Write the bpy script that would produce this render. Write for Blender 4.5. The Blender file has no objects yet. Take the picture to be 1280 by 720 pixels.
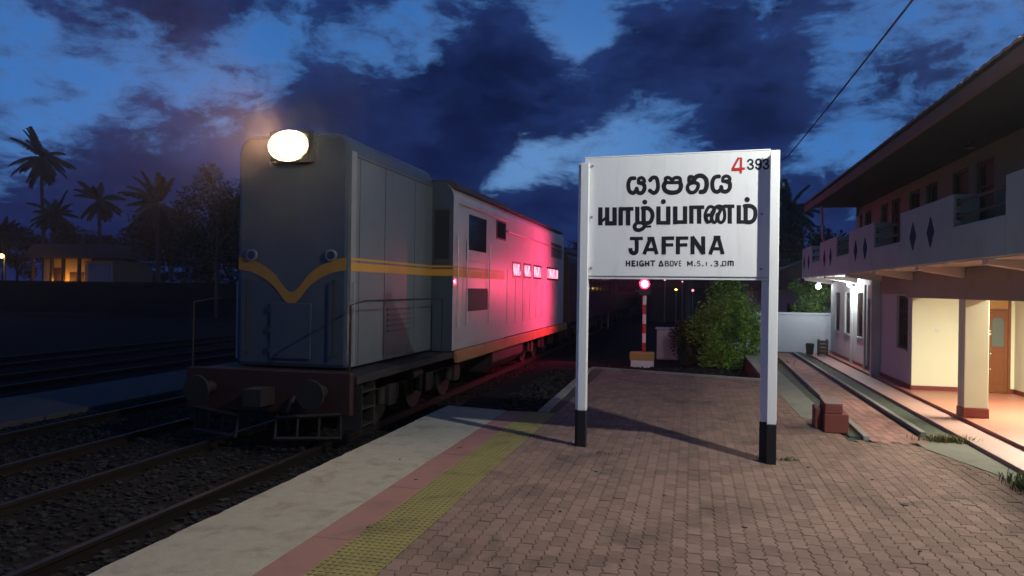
import bpy, bmesh, math, random
from math import radians as R, sin, cos, pi
from mathutils import Vector, Matrix
random.seed(7)
S = bpy.context.scene
COL = S.collection

# ------------------------------------------------------------------ camera, sky, light, exposure
H = 2.0; F = 960.0; YAW = R(13.2); ROLL = R(0.8)
cd = bpy.data.cameras.new("camera"); cam = bpy.data.objects.new("camera", cd); COL.objects.link(cam)
cd.sensor_width = 36; cd.lens = 36 * F / 1280; cd.clip_start = 0.05; cd.clip_end = 3000
cam.matrix_world = Matrix.Translation((0, 0, H)) @ Matrix.Rotation(YAW, 4, 'Z') @ Matrix.Rotation(pi / 2, 4, 'X') @ Matrix.Rotation(ROLL, 4, 'Z')
S.camera = cam
S.view_settings.view_transform = 'Standard'; S.view_settings.look = 'None'
S.view_settings.exposure = 0.0; S.view_settings.gamma = 1.0
S.cycles.use_denoising = True
S.cycles.max_bounces = 6; S.cycles.sample_clamp_indirect = 3.0; S.cycles.caustics_reflective = False; S.cycles.caustics_refractive = False

def ray(u, v):                                   # direction of a viewing line through the camera
    a = (u - 640) / F; b = (360 - v) / F
    x = a * cos(ROLL) - b * sin(ROLL); z = a * sin(ROLL) + b * cos(ROLL)
    return Vector((x * cos(YAW) - sin(YAW), x * sin(YAW) + cos(YAW), z))
EYE = Vector((0, 0, H))
def at(u, v, z=0.0): d = ray(u, v); return EYE + d * ((z - H) / d.z)
def at_y(u, v, y): d = ray(u, v); return EYE + d * (y / d.y)
def at_x(u, v, x): d = ray(u, v); return EYE + d * (x / d.x)

class N:                                          # small node-tree helper
    def __init__(s, tree): s.t = tree; s.n = tree.nodes; s.l = tree.links
    def new(s, typ, **kw):
        n = s.n.new(typ)
        for k, v in kw.items(): setattr(n, k, v)
        return n
    def put(s, sock, v):
        if v is None: return
        if hasattr(v, 'is_output'): s.l.new(v, sock)
        else: sock.default_value = v
    def math(s, op, a, b=None, c=None, clamp=False):
        n = s.new('ShaderNodeMath', operation=op, use_clamp=clamp)
        for i, v in enumerate((a, b, c)): s.put(n.inputs[i], v)
        return n.outputs[0]
    def vec(s, op, a, b=None, c=None):
        n = s.new('ShaderNodeVectorMath', operation=op)
        s.put(n.inputs[0], a); s.put(n.inputs[1], b)
        if c is not None: s.put(n.inputs[2], c)
        return n.outputs['Value'] if op in ('DOT_PRODUCT', 'LENGTH') else n.outputs[0]
    def noise(s, vec, scale, detail=5, rough=.55, dist=0.0):
        n = s.new('ShaderNodeTexNoise'); s.put(n.inputs['Vector'], vec)
        n.inputs['Scale'].default_value = scale; n.inputs['Detail'].default_value = detail
        n.inputs['Roughness'].default_value = rough; n.inputs['Distortion'].default_value = dist
        return n.outputs['Fac']
    def mix(s, fac, a, b, typ='MIX'):
        n = s.new('ShaderNodeMix', data_type='RGBA', blend_type=typ)
        s.put(n.inputs[0], fac); s.put(n.inputs[6], c4(a)); s.put(n.inputs[7], c4(b))
        return n.outputs[2]
    def ramp(s, fac, stops):
        n = s.new('ShaderNodeValToRGB'); s.put(n.inputs[0], fac)
        e = n.color_ramp.elements
        while len(e) < len(stops): e.new(0.5)
        for el, (p, c) in zip(e, stops): el.position = p; el.color = c4(c) if not isinstance(c, (int, float)) else (c, c, c, 1)
        return n.outputs[0]
    def smooth(s, x, lo, hi):
        n = s.new('ShaderNodeMapRange', interpolation_type='SMOOTHSTEP'); s.put(n.inputs[0], x)
        n.inputs[1].default_value = lo; n.inputs[2].default_value = hi
        return n.outputs[0]
def c4(c):
    if hasattr(c, 'is_output'): return c
    return tuple(c) + (1,) if len(c) == 3 else tuple(c)

W = bpy.data.worlds.new("World"); S.world = W; W.use_nodes = True
W.node_tree.nodes.clear()
w = N(W.node_tree)
D = w.new('ShaderNodeTexCoord').outputs['Generated']
sep = w.new('ShaderNodeSeparateXYZ'); w.put(sep.inputs[0], D)
elev = w.math('MAXIMUM', sep.outputs[2], 0.0)
den = w.math('ADD', elev, 0.22)
cmb = w.new('ShaderNodeCombineXYZ')
w.put(cmb.inputs[0], w.math('DIVIDE', sep.outputs[0], den)); w.put(cmb.inputs[1], w.math('DIVIDE', sep.outputs[1], den))
P = cmb.outputs[0]
wn = w.new('ShaderNodeTexNoise'); w.put(wn.inputs['Vector'], P); wn.inputs['Scale'].default_value = 1.6; wn.inputs['Detail'].default_value = 4
warp = w.vec('MULTIPLY_ADD', w.vec('SUBTRACT', wn.outputs['Color'], (.5, .5, .5)), (.5, .5, .5), P)
n1 = w.noise(warp, 2.6, 9, .58)
n2 = w.noise(warp, 9.0, 6, .6)
sq = w.vec('MULTIPLY', D, (1.0, 1.0, 1.9))
Dw0 = w.vec('MULTIPLY_ADD', w.vec('SUBTRACT', wn.outputs['Color'], (.5, .5, .5)), (.12, .12, .12), sq)
n3 = w.noise(Dw0, 6.0, 7, .6, .3)
n4 = w.noise(Dw0, 15.0, 8, .68, .25)
n5 = w.noise(Dw0, 42.0, 6, .65, .2)
dens = w.math('ADD', w.math('MULTIPLY', n1, .42), w.math('ADD', w.math('MULTIPLY', n2, .22), w.math('ADD', w.math('MULTIPLY', n3, .52), w.math('ADD', w.math('MULTIPLY', n4, .62), w.math('MULTIPLY', n5, .20)))))
dens = w.math('SUBTRACT', dens, .445)
# banks of cloud (+) and openings (-) over the town: bearing given as a viewing line, spread in pixels
Dw = w.vec('NORMALIZE', w.vec('MULTIPLY_ADD', w.vec('SUBTRACT', wn.outputs['Color'], (.5, .5, .5)), (.055, .055, .055), D))
BANKS = [(60, 105, 75, -.20), (160, 155, 75, -.32), (270, 130, 60, -.34), (40, 190, 55, -.24), (340, 110, 40, -.18), (385, 45, 36, -.22), (330, 70, 30, -.14), (480, 55, 42, -.40), (545, 42, 36, -.34), (430, 60, 30, -.16),
         (735, 22, 38, -.36), (720, 62, 26, -.26), (655, 205, 28, -.40), (735, 188, 34, -.34), (615, 232, 20, -.24), (645, 232, 20, -.22), (690, 200, 26, -.14), (535, 148, 18, -.20), (850, 165, 42, -.32), (790, 178, 34, -.30), (1090, 75, 46, -.10), (1040, 165, 40, -.20), (1180, 45, 40, -.06), (1060, 215, 40, -.16), (1000, 225, 26, -.14),
         (200, 18, 60, .28), (110, 6, 36, .16), (255, 45, 40, .18), (230, 205, 60, .20), (130, 235, 60, .16), (350, 175, 60, .22), (50, 262, 90, .40), (190, 240, 80, .34), (150, 215, 40, .12), (400, 120, 46, .20), (480, 130, 70, .22), (580, 110, 80, .22), (640, 110, 80, .22), (560, 205, 50, .22), (860, 60, 70, .24), (800, 100, 60, .20), (950, 20, 60, .16), (945, 140, 34, .36), (905, 128, 30, .22), (975, 165, 30, .24), (700, 262, 44, .30), (660, 250, 24, .22), (760, 235, 40, .22), (1080, 252, 60, .26), (1010, 262, 50, .22), (1185, 92, 20, .18), (1110, 122, 26, .14), (1150, 210, 60, .12), (450, 12, 60, .20), (620, 60, 46, .20), (10, 128, 26, .14), (300, 300, 200, .14), (600, 172, 28, .20)]
for (u, v, rad, amp) in BANKS:
    c = ray(u, v).normalized(); k = (F / rad) ** 2
    g = w.math('EXPONENT', w.math('MULTIPLY', w.math('SUBTRACT', w.vec('DOT_PRODUCT', Dw, tuple(c)), 1.0), k))
    dens = w.math('MULTIPLY_ADD', g, amp * (.50 if amp > 0 else .60), dens)
clear = w.ramp(elev, [(0.0, (.020, .075, .27)), (.10, (.058, .205, .54)), (.22, (.040, .170, .49)), (.42, (.026, .125, .40)), (1.0, (.008, .05, .20))])
# low western glow behind the thin edges
glow_c = ray(680, 205).normalized()
gl = w.math('EXPONENT', w.math('MULTIPLY', w.math('SUBTRACT', w.vec('DOT_PRODUCT', D, tuple(glow_c)), 1.0), 90.0))
clear = w.mix(w.math('MULTIPLY', gl, .6), clear, (.17, .34, .62))
cloud_tex = w.noise(Dw0, 9.0, 8, .62)
cloud = w.mix(w.smooth(w.math('ADD', w.math('MULTIPLY', cloud_tex, .5), w.math('MULTIPLY', n4, .5)), .36, .62), (.0045, .010, .050), (.0155, .036, .145))
cloud = w.mix(w.smooth(dens, .62, .95), cloud, (.0035, .0075, .042))
lowc = w.math('SUBTRACT', 1.0, w.smooth(elev, .02, .30))
cloud = w.mix(w.math('MULTIPLY', lowc, .45), cloud, (.009, .018, .098))
m = w.smooth(dens, .39, .63)
skyc = w.mix(m, clear, cloud)
edge = w.math('MULTIPLY', w.smooth(dens, .36, .47), w.math('SUBTRACT', 1.0, w.smooth(dens, .47, .60)))
skyc = w.mix(w.math('MULTIPLY', edge, .22), skyc, (.10, .20, .42))
bgn = w.new('ShaderNodeBackground'); w.put(bgn.inputs[0], skyc); bgn.inputs[1].default_value = 1.0
wo = w.new('ShaderNodeOutputWorld'); w.l.new(bgn.outputs[0], wo.inputs[0])

def lamp(name, loc, power, color, radius=.05, typ='POINT', parent=None, rot=None, spot=None, blend=.3):
    ld = bpy.data.lights.new(name, typ); ld.energy = power; ld.color = color
    if typ == 'AREA': ld.shape = 'RECTANGLE'; ld.size = radius[0]; ld.size_y = radius[1]
    else: ld.shadow_soft_size = radius
    if typ == 'SPOT': ld.spot_size = spot; ld.spot_blend = blend
    o = bpy.data.objects.new(name, ld); COL.objects.link(o); o.location = loc
    if rot: o.rotation_euler = rot
    if parent: o.parent = parent; o.matrix_parent_inverse = Matrix.Identity(4)
    return o
YARD_LAMP = Vector((2.85, 7.1, 5.75))
ADDED_BACK_LAMP = Vector((-2.2, -3.2, 5.6))

# ------------------------------------------------------------------ materials
def mat(name, base, rough=.7, var=.25, scale=6.0, bump=.15, bscale=60.0, metal=0.0, spec=.4, dirt=None, dirt_amt=.5, dscale=1.3, island=0.0, coat=0.0, stretch=None):
    m = bpy.data.materials.new(name); m.use_nodes = True
    t = N(m.node_tree); b = t.n['Principled BSDF']
    co = t.new('ShaderNodeTexCoord').outputs['Object']
    if stretch: co = t.vec('MULTIPLY', co, stretch)
    n = t.noise(co, scale, 6, .6); n2 = t.noise(co, scale * 7, 4, .6)
    dk = tuple(max(0, x * (1 - var)) for x in base); lt = tuple(min(1, x * (1 + var)) for x in base)
    col = t.mix(t.math('ADD', t.math('MULTIPLY', n, .65), t.math('MULTIPLY', n2, .35)), dk, lt)
    if island:
        ri = t.new('ShaderNodeNewGeometry').outputs['Random Per Island']
        f = t.math('MULTIPLY_ADD', ri, 2 * island, 1 - island)
        vm = t.new('ShaderNodeCombineXYZ')
        for i in range(3): t.put(vm.inputs[i], f)
        col = t.mix(1.0, col, vm.outputs[0], 'MULTIPLY')
    if dirt:
        d = t.smooth(t.noise(co, dscale, 7, .65, .5), .48, .72)
        col = t.mix(t.math('MULTIPLY', d, dirt_amt), col, dirt)
    t.put(b.inputs['Base Color'], col)
    b.inputs['Metallic'].default_value = metal
    b.inputs['Specular IOR Level'].default_value = spec
    b.inputs['Coat Weight'].default_value = coat
    t.put(b.inputs['Roughness'], t.math('MULTIPLY_ADD', n2, .25, rough - .12, clamp=True))
    if bump:
        bn = t.new('ShaderNodeBump'); bn.inputs['Strength'].default_value = bump; bn.inputs['Distance'].default_value = .01
        t.put(bn.inputs['Height'], t.noise(co, bscale, 5, .65)); t.l.new(bn.outputs[0], b.inputs['Normal'])
    return m
def emit(name, color, strength):
    m = bpy.data.materials.new(name); m.use_nodes = True; t = m.node_tree; t.nodes.clear()
    e = t.nodes.new('ShaderNodeEmission'); e.inputs[0].default_value = c4(color); e.inputs[1].default_value = strength
    o = t.nodes.new('ShaderNodeOutputMaterial'); t.links.new(e.outputs[0], o.inputs[0]); return m
M = {}
M['earth'] = mat('earth', (.030, .026, .022), .95, .4, 1.2, .6, 18, spec=.02)
M['ballast'] = mat('ballast stone', (.026, .0245, .024), .95, .45, 5, 1.0, 25, island=.55, spec=.1)
M['ballast_bed'] = mat('ballast bed', (.02, .018, .017), .95, .5, 14, 1.0, 40, spec=.02)
M['concrete'] = mat('coping concrete', (.36, .33, .25), .9, .30, 9, .7, 45, dirt=(.19, .155, .10), dirt_amt=.6, dscale=2.8, spec=.15)
M['grey_concrete'] = mat('grey concrete', (.24, .235, .20), .9, .3, 2.5, .35, 45, dirt=(.10, .11, .07), dirt_amt=.7, dscale=1.6)
M['greenish'] = mat('mossy concrete', (.20, .195, .155), .9, .3, 2.5, .35, 45, dirt=(.09, .12, .05), dirt_amt=.6, dscale=2.2)
M['red_strip'] = mat('red cement strip', (.29, .14, .11), .8, .22, 3, .25, 60, dirt=(.17, .10, .08), dirt_amt=.75, dscale=2.2)
M['tactile'] = mat('yellow tactile tile', (.26, .22, .075), .75, .2, 5, .2, 70, dirt=(.13, .105, .05), dirt_amt=.8, dscale=2.2, island=.0)
M['joint'] = mat('dark joint sand', (.055, .045, .04), .95, .3, 20, .3, 80)
M['paver'] = mat('red clay paver', (.222, .142, .110), .85, .34, 9, .6, 90, dirt=(.095, .070, .056), dirt_amt=.85, dscale=1.1, island=.16, spec=.2)
M['path_paver'] = mat('path paver', (.30, .15, .12), .82, .25, 7, .35, 90, dirt=(.18, .12, .09), dirt_amt=.6, dscale=.9, island=.25)
M['red_floor'] = mat('polished red cement floor', (.40, .15, .095), .38, .15, 2, .06, 30, spec=.5, dirt=(.30, .14, .09), dirt_amt=.5)
M['walk_floor'] = mat('walkway red cement', (.43, .235, .19), .55, .18, 2, .1, 30, dirt=(.33, .23, .19), dirt_amt=.6)
M['maroon'] = mat('maroon skirting paint', (.17, .028, .022), .5, .2, 4, .1, 30)
M['drain'] = mat('drain shade slime', (.05, .06, .04), .85, .4, 8, .4, 40)
M['wall'] = mat('pale wall paint', (.52, .55, .53), .8, .07, 1.5, .08, 70, dirt=(.40, .42, .41), dirt_amt=.5, dscale=1.0)
M['cream'] = mat('cream wall paint', (.80, .785, .57), .75, .05, 1.5, .06, 70, dirt=(.74, .72, .50), dirt_amt=.4, dscale=1.2)
M['beam'] = mat('taupe beam paint', (.30, .26, .235), .8, .12, 2, .1, 60, dirt=(.22, .19, .17), dirt_amt=.5)
M['parapet'] = mat('grey green parapet paint', (.34, .42, .37), .8, .08, 1.4, .08, 60, dirt=(.25, .31, .275), dirt_amt=.5, dscale=.8)
M['soffit'] = mat('white soffit paint', (.66, .60, .56), .8, .08, 2, .08, 50)
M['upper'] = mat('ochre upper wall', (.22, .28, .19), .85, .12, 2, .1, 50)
M['diamond'] = mat('blue diamond tile', (.015, .03, .08), .8, .2, 5, .05, 40, spec=.05)
M['wood'] = mat('varnished teak', (.20, .065, .02), .42, .35, 5, .15, 40, stretch=(6, 6, .7))
M['wood_dark'] = mat('dark timber', (.07, .04, .025), .6, .3, 5, .15, 40, stretch=(6, 6, .7))
M['roof_tile'] = mat('clay roof tile', (.13, .055, .04), .85, .35, 4, .3, 30)
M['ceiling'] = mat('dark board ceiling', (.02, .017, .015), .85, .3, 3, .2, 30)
M['iron'] = mat('black painted iron', (.02, .02, .022), .5, .2, 8, .1, 50)
def glass(name, col, rough=.08):
    return mat(name, col, rough, .1, 2, 0, 10, spec=.6)
M['glass'] = glass('dark window glass', (.02, .022, .026))
M['frosted'] = mat('frosted door glass', (.12, .15, .13), .3, .1, 6, .1, 60)
M['sign_white'] = mat('white enamel paint', (.86, .88, .88), .45, .05, 1.6, .05, 30, dirt=(.66, .66, .63), dirt_amt=.35, dscale=1.1, stretch=(5, 5, .8))
M['black'] = mat('black enamel paint', (.016, .015, .018), .45, .2, 5, .05, 30)
M['letter'] = mat('black lettering paint', (.014, .013, .018), .5, .2, 9, 0, 30)
M['letter_red'] = mat('red lettering paint', (.50, .035, .03), .5, .15, 9, 0, 30)
M['bench'] = mat('maroon cement bench', (.15, .036, .03), .7, .2, 3, .25, 40, dirt=(.18, .06, .05), dirt_amt=.5)
M['bench_top'] = mat('worn bench top', (.26, .17, .15), .8, .25, 5, .25, 40)
M['steel_rail'] = mat('worn rail steel', (.035, .025, .022), .55, .3, 6, .1, 40, metal=.6)
M['rust'] = mat('rusty steel', (.10, .05, .035), .8, .4, 8, .3, 40)
M['sleeper'] = mat('concrete sleeper', (.06, .056, .05), .9, .3, 3, .3, 40)
M['loco_blue'] = mat('slate blue loco paint', (.050, .068, .088), .36, .14, 2, .04, 20, dirt=(.05, .06, .07), dirt_amt=.5, dscale=1.5, coat=.15)
M['loco_side_lit'] = mat('lightened lit side blue', (.10, .125, .14), .4, .16, 2, .04, 20, dirt=(.08, .09, .10), dirt_amt=.5, dscale=1.5, coat=.1)  # hood blue lightened to paint in the lamplight on its side
M['loco_band'] = mat('pale corner strip', (.19, .21, .22), .45, .14, 2, .04, 20, dirt=(.2, .2, .2), dirt_amt=.5)  # paler tone for the strip along the hood's front edge
M['loco_silver'] = mat('silver loco paint', (.42, .42, .43), .38, .10, 2, .04, 20, dirt=(.27, .26, .26), dirt_amt=.5, dscale=1.5, coat=.2)
M['loco_yellow'] = mat('loco yellow stripe', (.55, .27, .03), .5, .15, 3, .05, 20, dirt=(.40, .2, .05), dirt_amt=.5)
M['loco_chevron'] = mat('dull yellow paint', (.34, .17, .03), .6, .2, 3, .05, 20, dirt=(.2, .11, .04), dirt_amt=.6)  # chevron yellow, darker than the side stripe
M['loco_orange'] = mat('loco orange frame', (.33, .155, .06), .6, .2, 3, .1, 20, dirt=(.12, .07, .04), dirt_amt=.6)
M['loco_roof'] = mat('sooty roof', (.045, .045, .05), .7, .3, 3, .1, 20)
M['buffer_red'] = mat('dull red buffer beam', (.035, .011, .009), .7, .25, 3, .15, 25)
M['bogie'] = mat('greasy bogie iron', (.02, .016, .014), .7, .4, 5, .3, 25)
M['coach'] = mat('brown coach paint', (.05, .028, .022), .5, .2, 2, .05, 20)
M['leaf'] = mat('leaf green', (.13, .25, .03), .65, .4, 3, 0, 30, island=.5, spec=.25)
M['leaf_dark'] = mat('dark foliage', (.04, .055, .022), .75, .4, 2, 0, 30, island=.5, spec=.15)
M['palm_leaf'] = mat('palm frond', (.035, .05, .02), .7, .3, 2, 0, 30, spec=.2)
M['bark'] = mat('bark', (.09, .07, .055), .9, .35, 5, .6, 25)
M['grass'] = mat('dry grass blade', (.15, .14, .045), .8, .4, 5, 0, 30, island=.4)
M['grass_green'] = mat('green grass blade', (.07, .11, .03), .8, .4, 5, 0, 30, island=.4)
M['white_wall'] = mat('whitewashed wall', (.66, .70, .72), .85, .08, 1.0, .15, 40, dirt=(.45, .48, .48), dirt_amt=.5, dscale=.8)
M['pink_wall'] = mat('dull pink plaster', (.34, .22, .24), .85, .1, 2, .1, 40)
M['house_wall'] = mat('yellow lime plaster', (.50, .38, .22), .85, .1, 2, .1, 40)
M['house_blue'] = mat('blue grey lime plaster', (.22, .25, .34), .85, .1, 2, .1, 40)
M['pole_red'] = mat('red pole paint', (.42, .03, .03), .5, .2, 4, .1, 30)
M['pole_white'] = mat('white pole paint', (.72, .72, .70), .5, .1, 4, .1, 30)
M['ochre'] = mat('ochre base paint', (.40, .27, .08), .75, .2, 4, .2, 30)
M['plastic'] = mat('white plastic', (.75, .75, .72), .4, .03, 4, 0, 30)
M['zinc'] = mat('galvanised steel', (.36, .37, .38), .5, .2, 6, .05, 30, metal=.7)
M['e_head'] = emit('headlamp glow', (1.0, .72, .42), 420)
M['e_white'] = emit('white lamp glow', (.93, .97, 1.0), 22)
M['e_red'] = emit('red signal aspect', (1.0, .012, .05), 18)
M['e_redc'] = emit('red signal filament', (1.0, .30, .38), 60)
M['e_orange'] = emit('sodium lamp glow', (1.0, .55, .12), 10)
M['e_pink'] = emit('pink lamp glow', (1.0, .36, .50), 1.6)  # glow for the far lamps down the line
M['e_warm'] = emit('warm tube glow', (1.0, .93, .66), 12)

pm = bpy.data.materials.new('pink highlight glow'); pm.use_nodes = True; pt = N(pm.node_tree); pt.n.clear()  # glow that paints pink highlights onto the engine hood side
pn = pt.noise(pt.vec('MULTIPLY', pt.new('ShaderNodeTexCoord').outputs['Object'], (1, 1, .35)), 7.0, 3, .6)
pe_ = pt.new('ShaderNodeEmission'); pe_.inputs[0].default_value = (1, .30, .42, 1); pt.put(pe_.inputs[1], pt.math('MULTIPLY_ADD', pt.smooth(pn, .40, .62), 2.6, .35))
pt.l.new(pe_.outputs[0], pt.new('ShaderNodeOutputMaterial').inputs[0]); M['highlight_glow'] = pm
# ------------------------------------------------------------------ mesh builder
class MB:
    def __init__(s): s.v = []; s.f = []
    def add(s, vs, fs):
        o = len(s.v); s.v += [tuple(x) for x in vs]; s.f += [tuple(i + o for i in f) for f in fs]; return s
    def box(s, x0, x1, y0, y1, z0, z1):
        x0, x1 = min(x0, x1), max(x0, x1); y0, y1 = min(y0, y1), max(y0, y1); z0, z1 = min(z0, z1), max(z0, z1)
        return s.add([(x, y, z) for z in (z0, z1) for y in (y0, y1) for x in (x0, x1)],
                     [(0, 2, 3, 1), (4, 5, 7, 6), (0, 1, 5, 4), (2, 6, 7, 3), (0, 4, 6, 2), (1, 3, 7, 5)])
    def prism(s, poly, a0, a1, axis):             # poly: 2D points counter-clockwise, extruded along axis
        n = len(poly)
        def P(p, a): return {'x': (a, p[0], p[1]), 'y': (p[0], a, p[1]), 'z': (p[0], p[1], a)}[axis]
        vs = [P(p, a0) for p in poly] + [P(p, a1) for p in poly]
        fs = [tuple(range(n))[::-1], tuple(range(n, 2 * n))] + [(i, (i + 1) % n, n + (i + 1) % n, n + i) for i in range(n)]
        return s.add(vs, fs)
    def tube(s, pts, r, seg=8, caps=True):
        pts = [Vector(p) for p in pts]; rs = r if isinstance(r, (list, tuple)) else [r] * len(pts)
        rings = []; up = None
        for i, p in enumerate(pts):
            d = (pts[min(i + 1, len(pts) - 1)] - pts[max(i - 1, 0)]).normalized()
            if up is None: up = Vector((0, 0, 1)) if abs(d.z) < .9 else Vector((1, 0, 0))
            a = d.cross(up).normalized(); b = a.cross(d).normalized(); up = b
            rings.append([p + (a * cos(t) + b * sin(t)) * rs[i] for t in [2 * pi * k / seg for k in range(seg)]])
        vs = [q for g in rings for q in g]; fs = []
        for i in range(len(rings) - 1):
            for k in range(seg):
                fs.append((i * seg + k, i * seg + (k + 1) % seg, (i + 1) * seg + (k + 1) % seg, (i + 1) * seg + k))
        if caps: fs += [tuple(range(seg))[::-1], tuple(range((len(rings) - 1) * seg, len(rings) * seg))]
        return s.add(vs, fs)
    def disc(s, c, r, axis='y', seg=20, depth=.02):
        c = Vector(c); d = {'x': Vector((1, 0, 0)), 'y': Vector((0, 1, 0)), 'z': Vector((0, 0, 1))}[axis]
        return s.tube([c - d * depth / 2, c + d * depth / 2], r, seg)
    def ball(s, c, r, seg=12, rings=8):
        c = Vector(c); vs = []; fs = []
        rr = r if isinstance(r, (tuple, list)) else (r, r, r)
        for i in range(rings + 1):
            a = pi * i / rings
            for k in range(seg):
                b = 2 * pi * k / seg
                vs.append((c.x + rr[0] * sin(a) * cos(b), c.y + rr[1] * sin(a) * sin(b), c.z + rr[2] * cos(a)))
        for i in range(rings):
            for k in range(seg): fs.append((i * seg + k, (i + 1) * seg + k, (i + 1) * seg + (k + 1) % seg, i * seg + (k + 1) % seg))
        return s.add(vs, fs)
    def build(s, name, m, parent=None, bevel=0.0, smooth=False):
        me = bpy.data.meshes.new(name); me.from_pydata(s.v, [], s.f); me.materials.append(m)
        bm = bmesh.new(); bm.from_mesh(me); bmesh.ops.recalc_face_normals(bm, faces=bm.faces); bm.to_mesh(me); bm.free()
        if smooth:
            for p in me.polygons: p.use_smooth = True
        o = bpy.data.objects.new(name, me); COL.objects.link(o)
        if parent: o.parent = parent
        if bevel:
            b = o.modifiers.new('bevel', 'BEVEL'); b.width = bevel; b.segments = 2; b.limit_method = 'ANGLE'; b.angle_limit = R(40)
        return o
def tag(o, label=None, cat=None, group=None, kind=None):
    if label: o['label'] = label
    if cat: o['category'] = cat
    if group: o['group'] = group
    if kind: o['kind'] = kind
    return o
def thing(name, label, cat, loc=(0, 0, 0), rz=0.0, group=None):
    o = bpy.data.objects.new(name, None); COL.objects.link(o); o.location = loc; o.rotation_euler = (0, 0, rz)
    o.empty_display_size = .2
    return tag(o, label, cat, group)
def dup(o, parent=None):
    c = o.copy(); COL.objects.link(c)
    if parent: c.parent = parent
    for ch in o.children: dup(ch, c)
    return c

# ------------------------------------------------------------------ ground and platform
RAIL = -0.25                                       # top of rail
G = -0.46                                          # yard ground
b = MB(); b.add([(-900, -300, -.6), (900, -300, -.6), (900, 1500, -.6), (-900, 1500, -.6)], [(0, 1, 2, 3)])
tag(b.build('ground', M['earth']), kind='structure')
slab = [(-4.0, -12), (3.6, -12), (3.6, 27.3), (1.62, 27.3), (1.58, 18.35), (-2.45, 19.6), (-2.25, 12.02), (-4.0, 12.4)]
b = MB(); b.prism(slab, -.62, -.02, 'z'); tag(b.build('platform', M['joint']), kind='structure')
# coping in cast lengths with fine joints and slightly chipped edge
b = MB(); edge = [(-4.0 + random.gauss(0, .0035) + .006 * math.sin(k * .23) + (.022 * random.random() if random.random() < .05 else 0), -12 + k * .11) for k in range(222)]
b.prism([(-2.925, -12), (-2.925, 12.2), (-4.0, 12.42)] + edge[::-1], -.14, 0.0, 'z')
tag(b.build('platform_coping', M['concrete'], bevel=.006), kind='structure')
b = MB(); y = -12.0
while y < 12.1:
    y1 = min(y + 1.6, 12.18); b.box(-2.92, -2.585, y + .003, y1 - .003, -.05, .0)
    y = y1
tag(b.build('red_strip', M['red_strip'], bevel=.003), kind='structure')
b = MB(); T = .47; y = -1.0                         # tactile tiles with raised studs
while y < 12.0:
    b.box(-2.58, -2.11, y + .003, y + T - .003, -.05, .001)
    for i in range(9):
        for j in range(7):
            cx = -2.58 + T * (i + .5) / 9; cy = y + T * (j + .5) / 7
            b.prism([(cx - .015, cy - .024), (cx + .015, cy - .024), (cx + .015, cy + .024), (cx - .015, cy + .024)], .0, .0075, 'z')
    y += T
tag(b.build('tactile_paving', M['tactile']), kind='structure')

def pavers(name, m, inside, x0, x1, y0, y1, L=.232, Wd=.116, amp=.012, gap=.0045, zt=0.0):
    b = MB(); nx = int((x1 - x0) / Wd) + 1
    f = lambda t: {0: 0, 1: amp, 2: -amp, 3: 0}[t]
    for i in range(nx):
        x = x0 + i * Wd; y = y0 - (L / 2 if i % 2 else 0)
        while y < y1:
            if inside(x + Wd / 2, y + L / 2):
                g = gap / 2; prof = [(0, 0.0), (.125, amp), (.375, -amp), (.5, 0), (.625, amp), (.875, -amp), (1, 0)]
                left = [(x + g + o, y + g + (L - 2 * g) * t) for t, o in prof]
                right = [(x + Wd - g + o, y + g + (L - 2 * g) * t) for t, o in prof]
                poly = right + left[::-1]
                c = (x + Wd / 2, y + L / 2)
                tx, ty = random.gauss(0, .012), random.gauss(0, .010); dz = random.gauss(0, .0012) + zt
                zz = lambda p: dz + (p[0] - c[0]) * tx + (p[1] - c[1]) * ty
                top = [(c[0] + (p[0] - c[0]) * .93, c[1] + (p[1] - c[1]) * .965) for p in poly]
                n = len(poly)
                vs = [(p[0], p[1], zz(p)) for p in top] + [(p[0], p[1], zz(p) - .005) for p in poly] + [(p[0], p[1], zt - .018) for p in poly]
                fs = [tuple(range(n))]
                for r in (0, 1):
                    for k in range(n): fs.append((r * n + k, (r + 1) * n + k, (r + 1) * n + (k + 1) % n, r * n + (k + 1) % n))
                b.add(vs, fs)
            y += L
    return tag(b.build(name, m), kind='structure')
def in_plat(x, y):
    if y > 12.02 and x < -2.2: return False
    top = 19.35 - .31 * (x + 2.3)
    if x > 2.12: return y < 11.15 - (x - 2.12) * .05 and x < 2.12 + max(0, min(1.35, (11.4 - y) * 9))
    return y < top - .25
pavers('brick_paving', M['paver'], in_plat, -2.105, 3.45, 1.6, 19.6)
b = MB(); b.prism([(-2.10, -12), (3.58, -12), (3.58, 1.6), (-2.10, 1.6)], -.03, -.004, 'z'); tag(b.build('rear_paving', M['paver']), kind='structure')
b = MB()                                            # kerbs at the platform's end and step
def kerb(p, q, wd=.14, h0=-.2, h1=.03):
    p, q = Vector(p), Vector(q); d = (q - p).normalized(); nrm = Vector((-d.y, d.x)) * wd
    b.prism([tuple(p), tuple(q), tuple(q + nrm), tuple(p + nrm)], h0, h1, 'z')
kerb((-2.42, 19.50), (1.56, 18.27), -.16)
kerb((-2.26, 12.3), (-2.40, 19.3), .16, -.4, .012)
tag(b.build('platform_kerb', M['grey_concrete'], bevel=.012), kind='structure')
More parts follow.
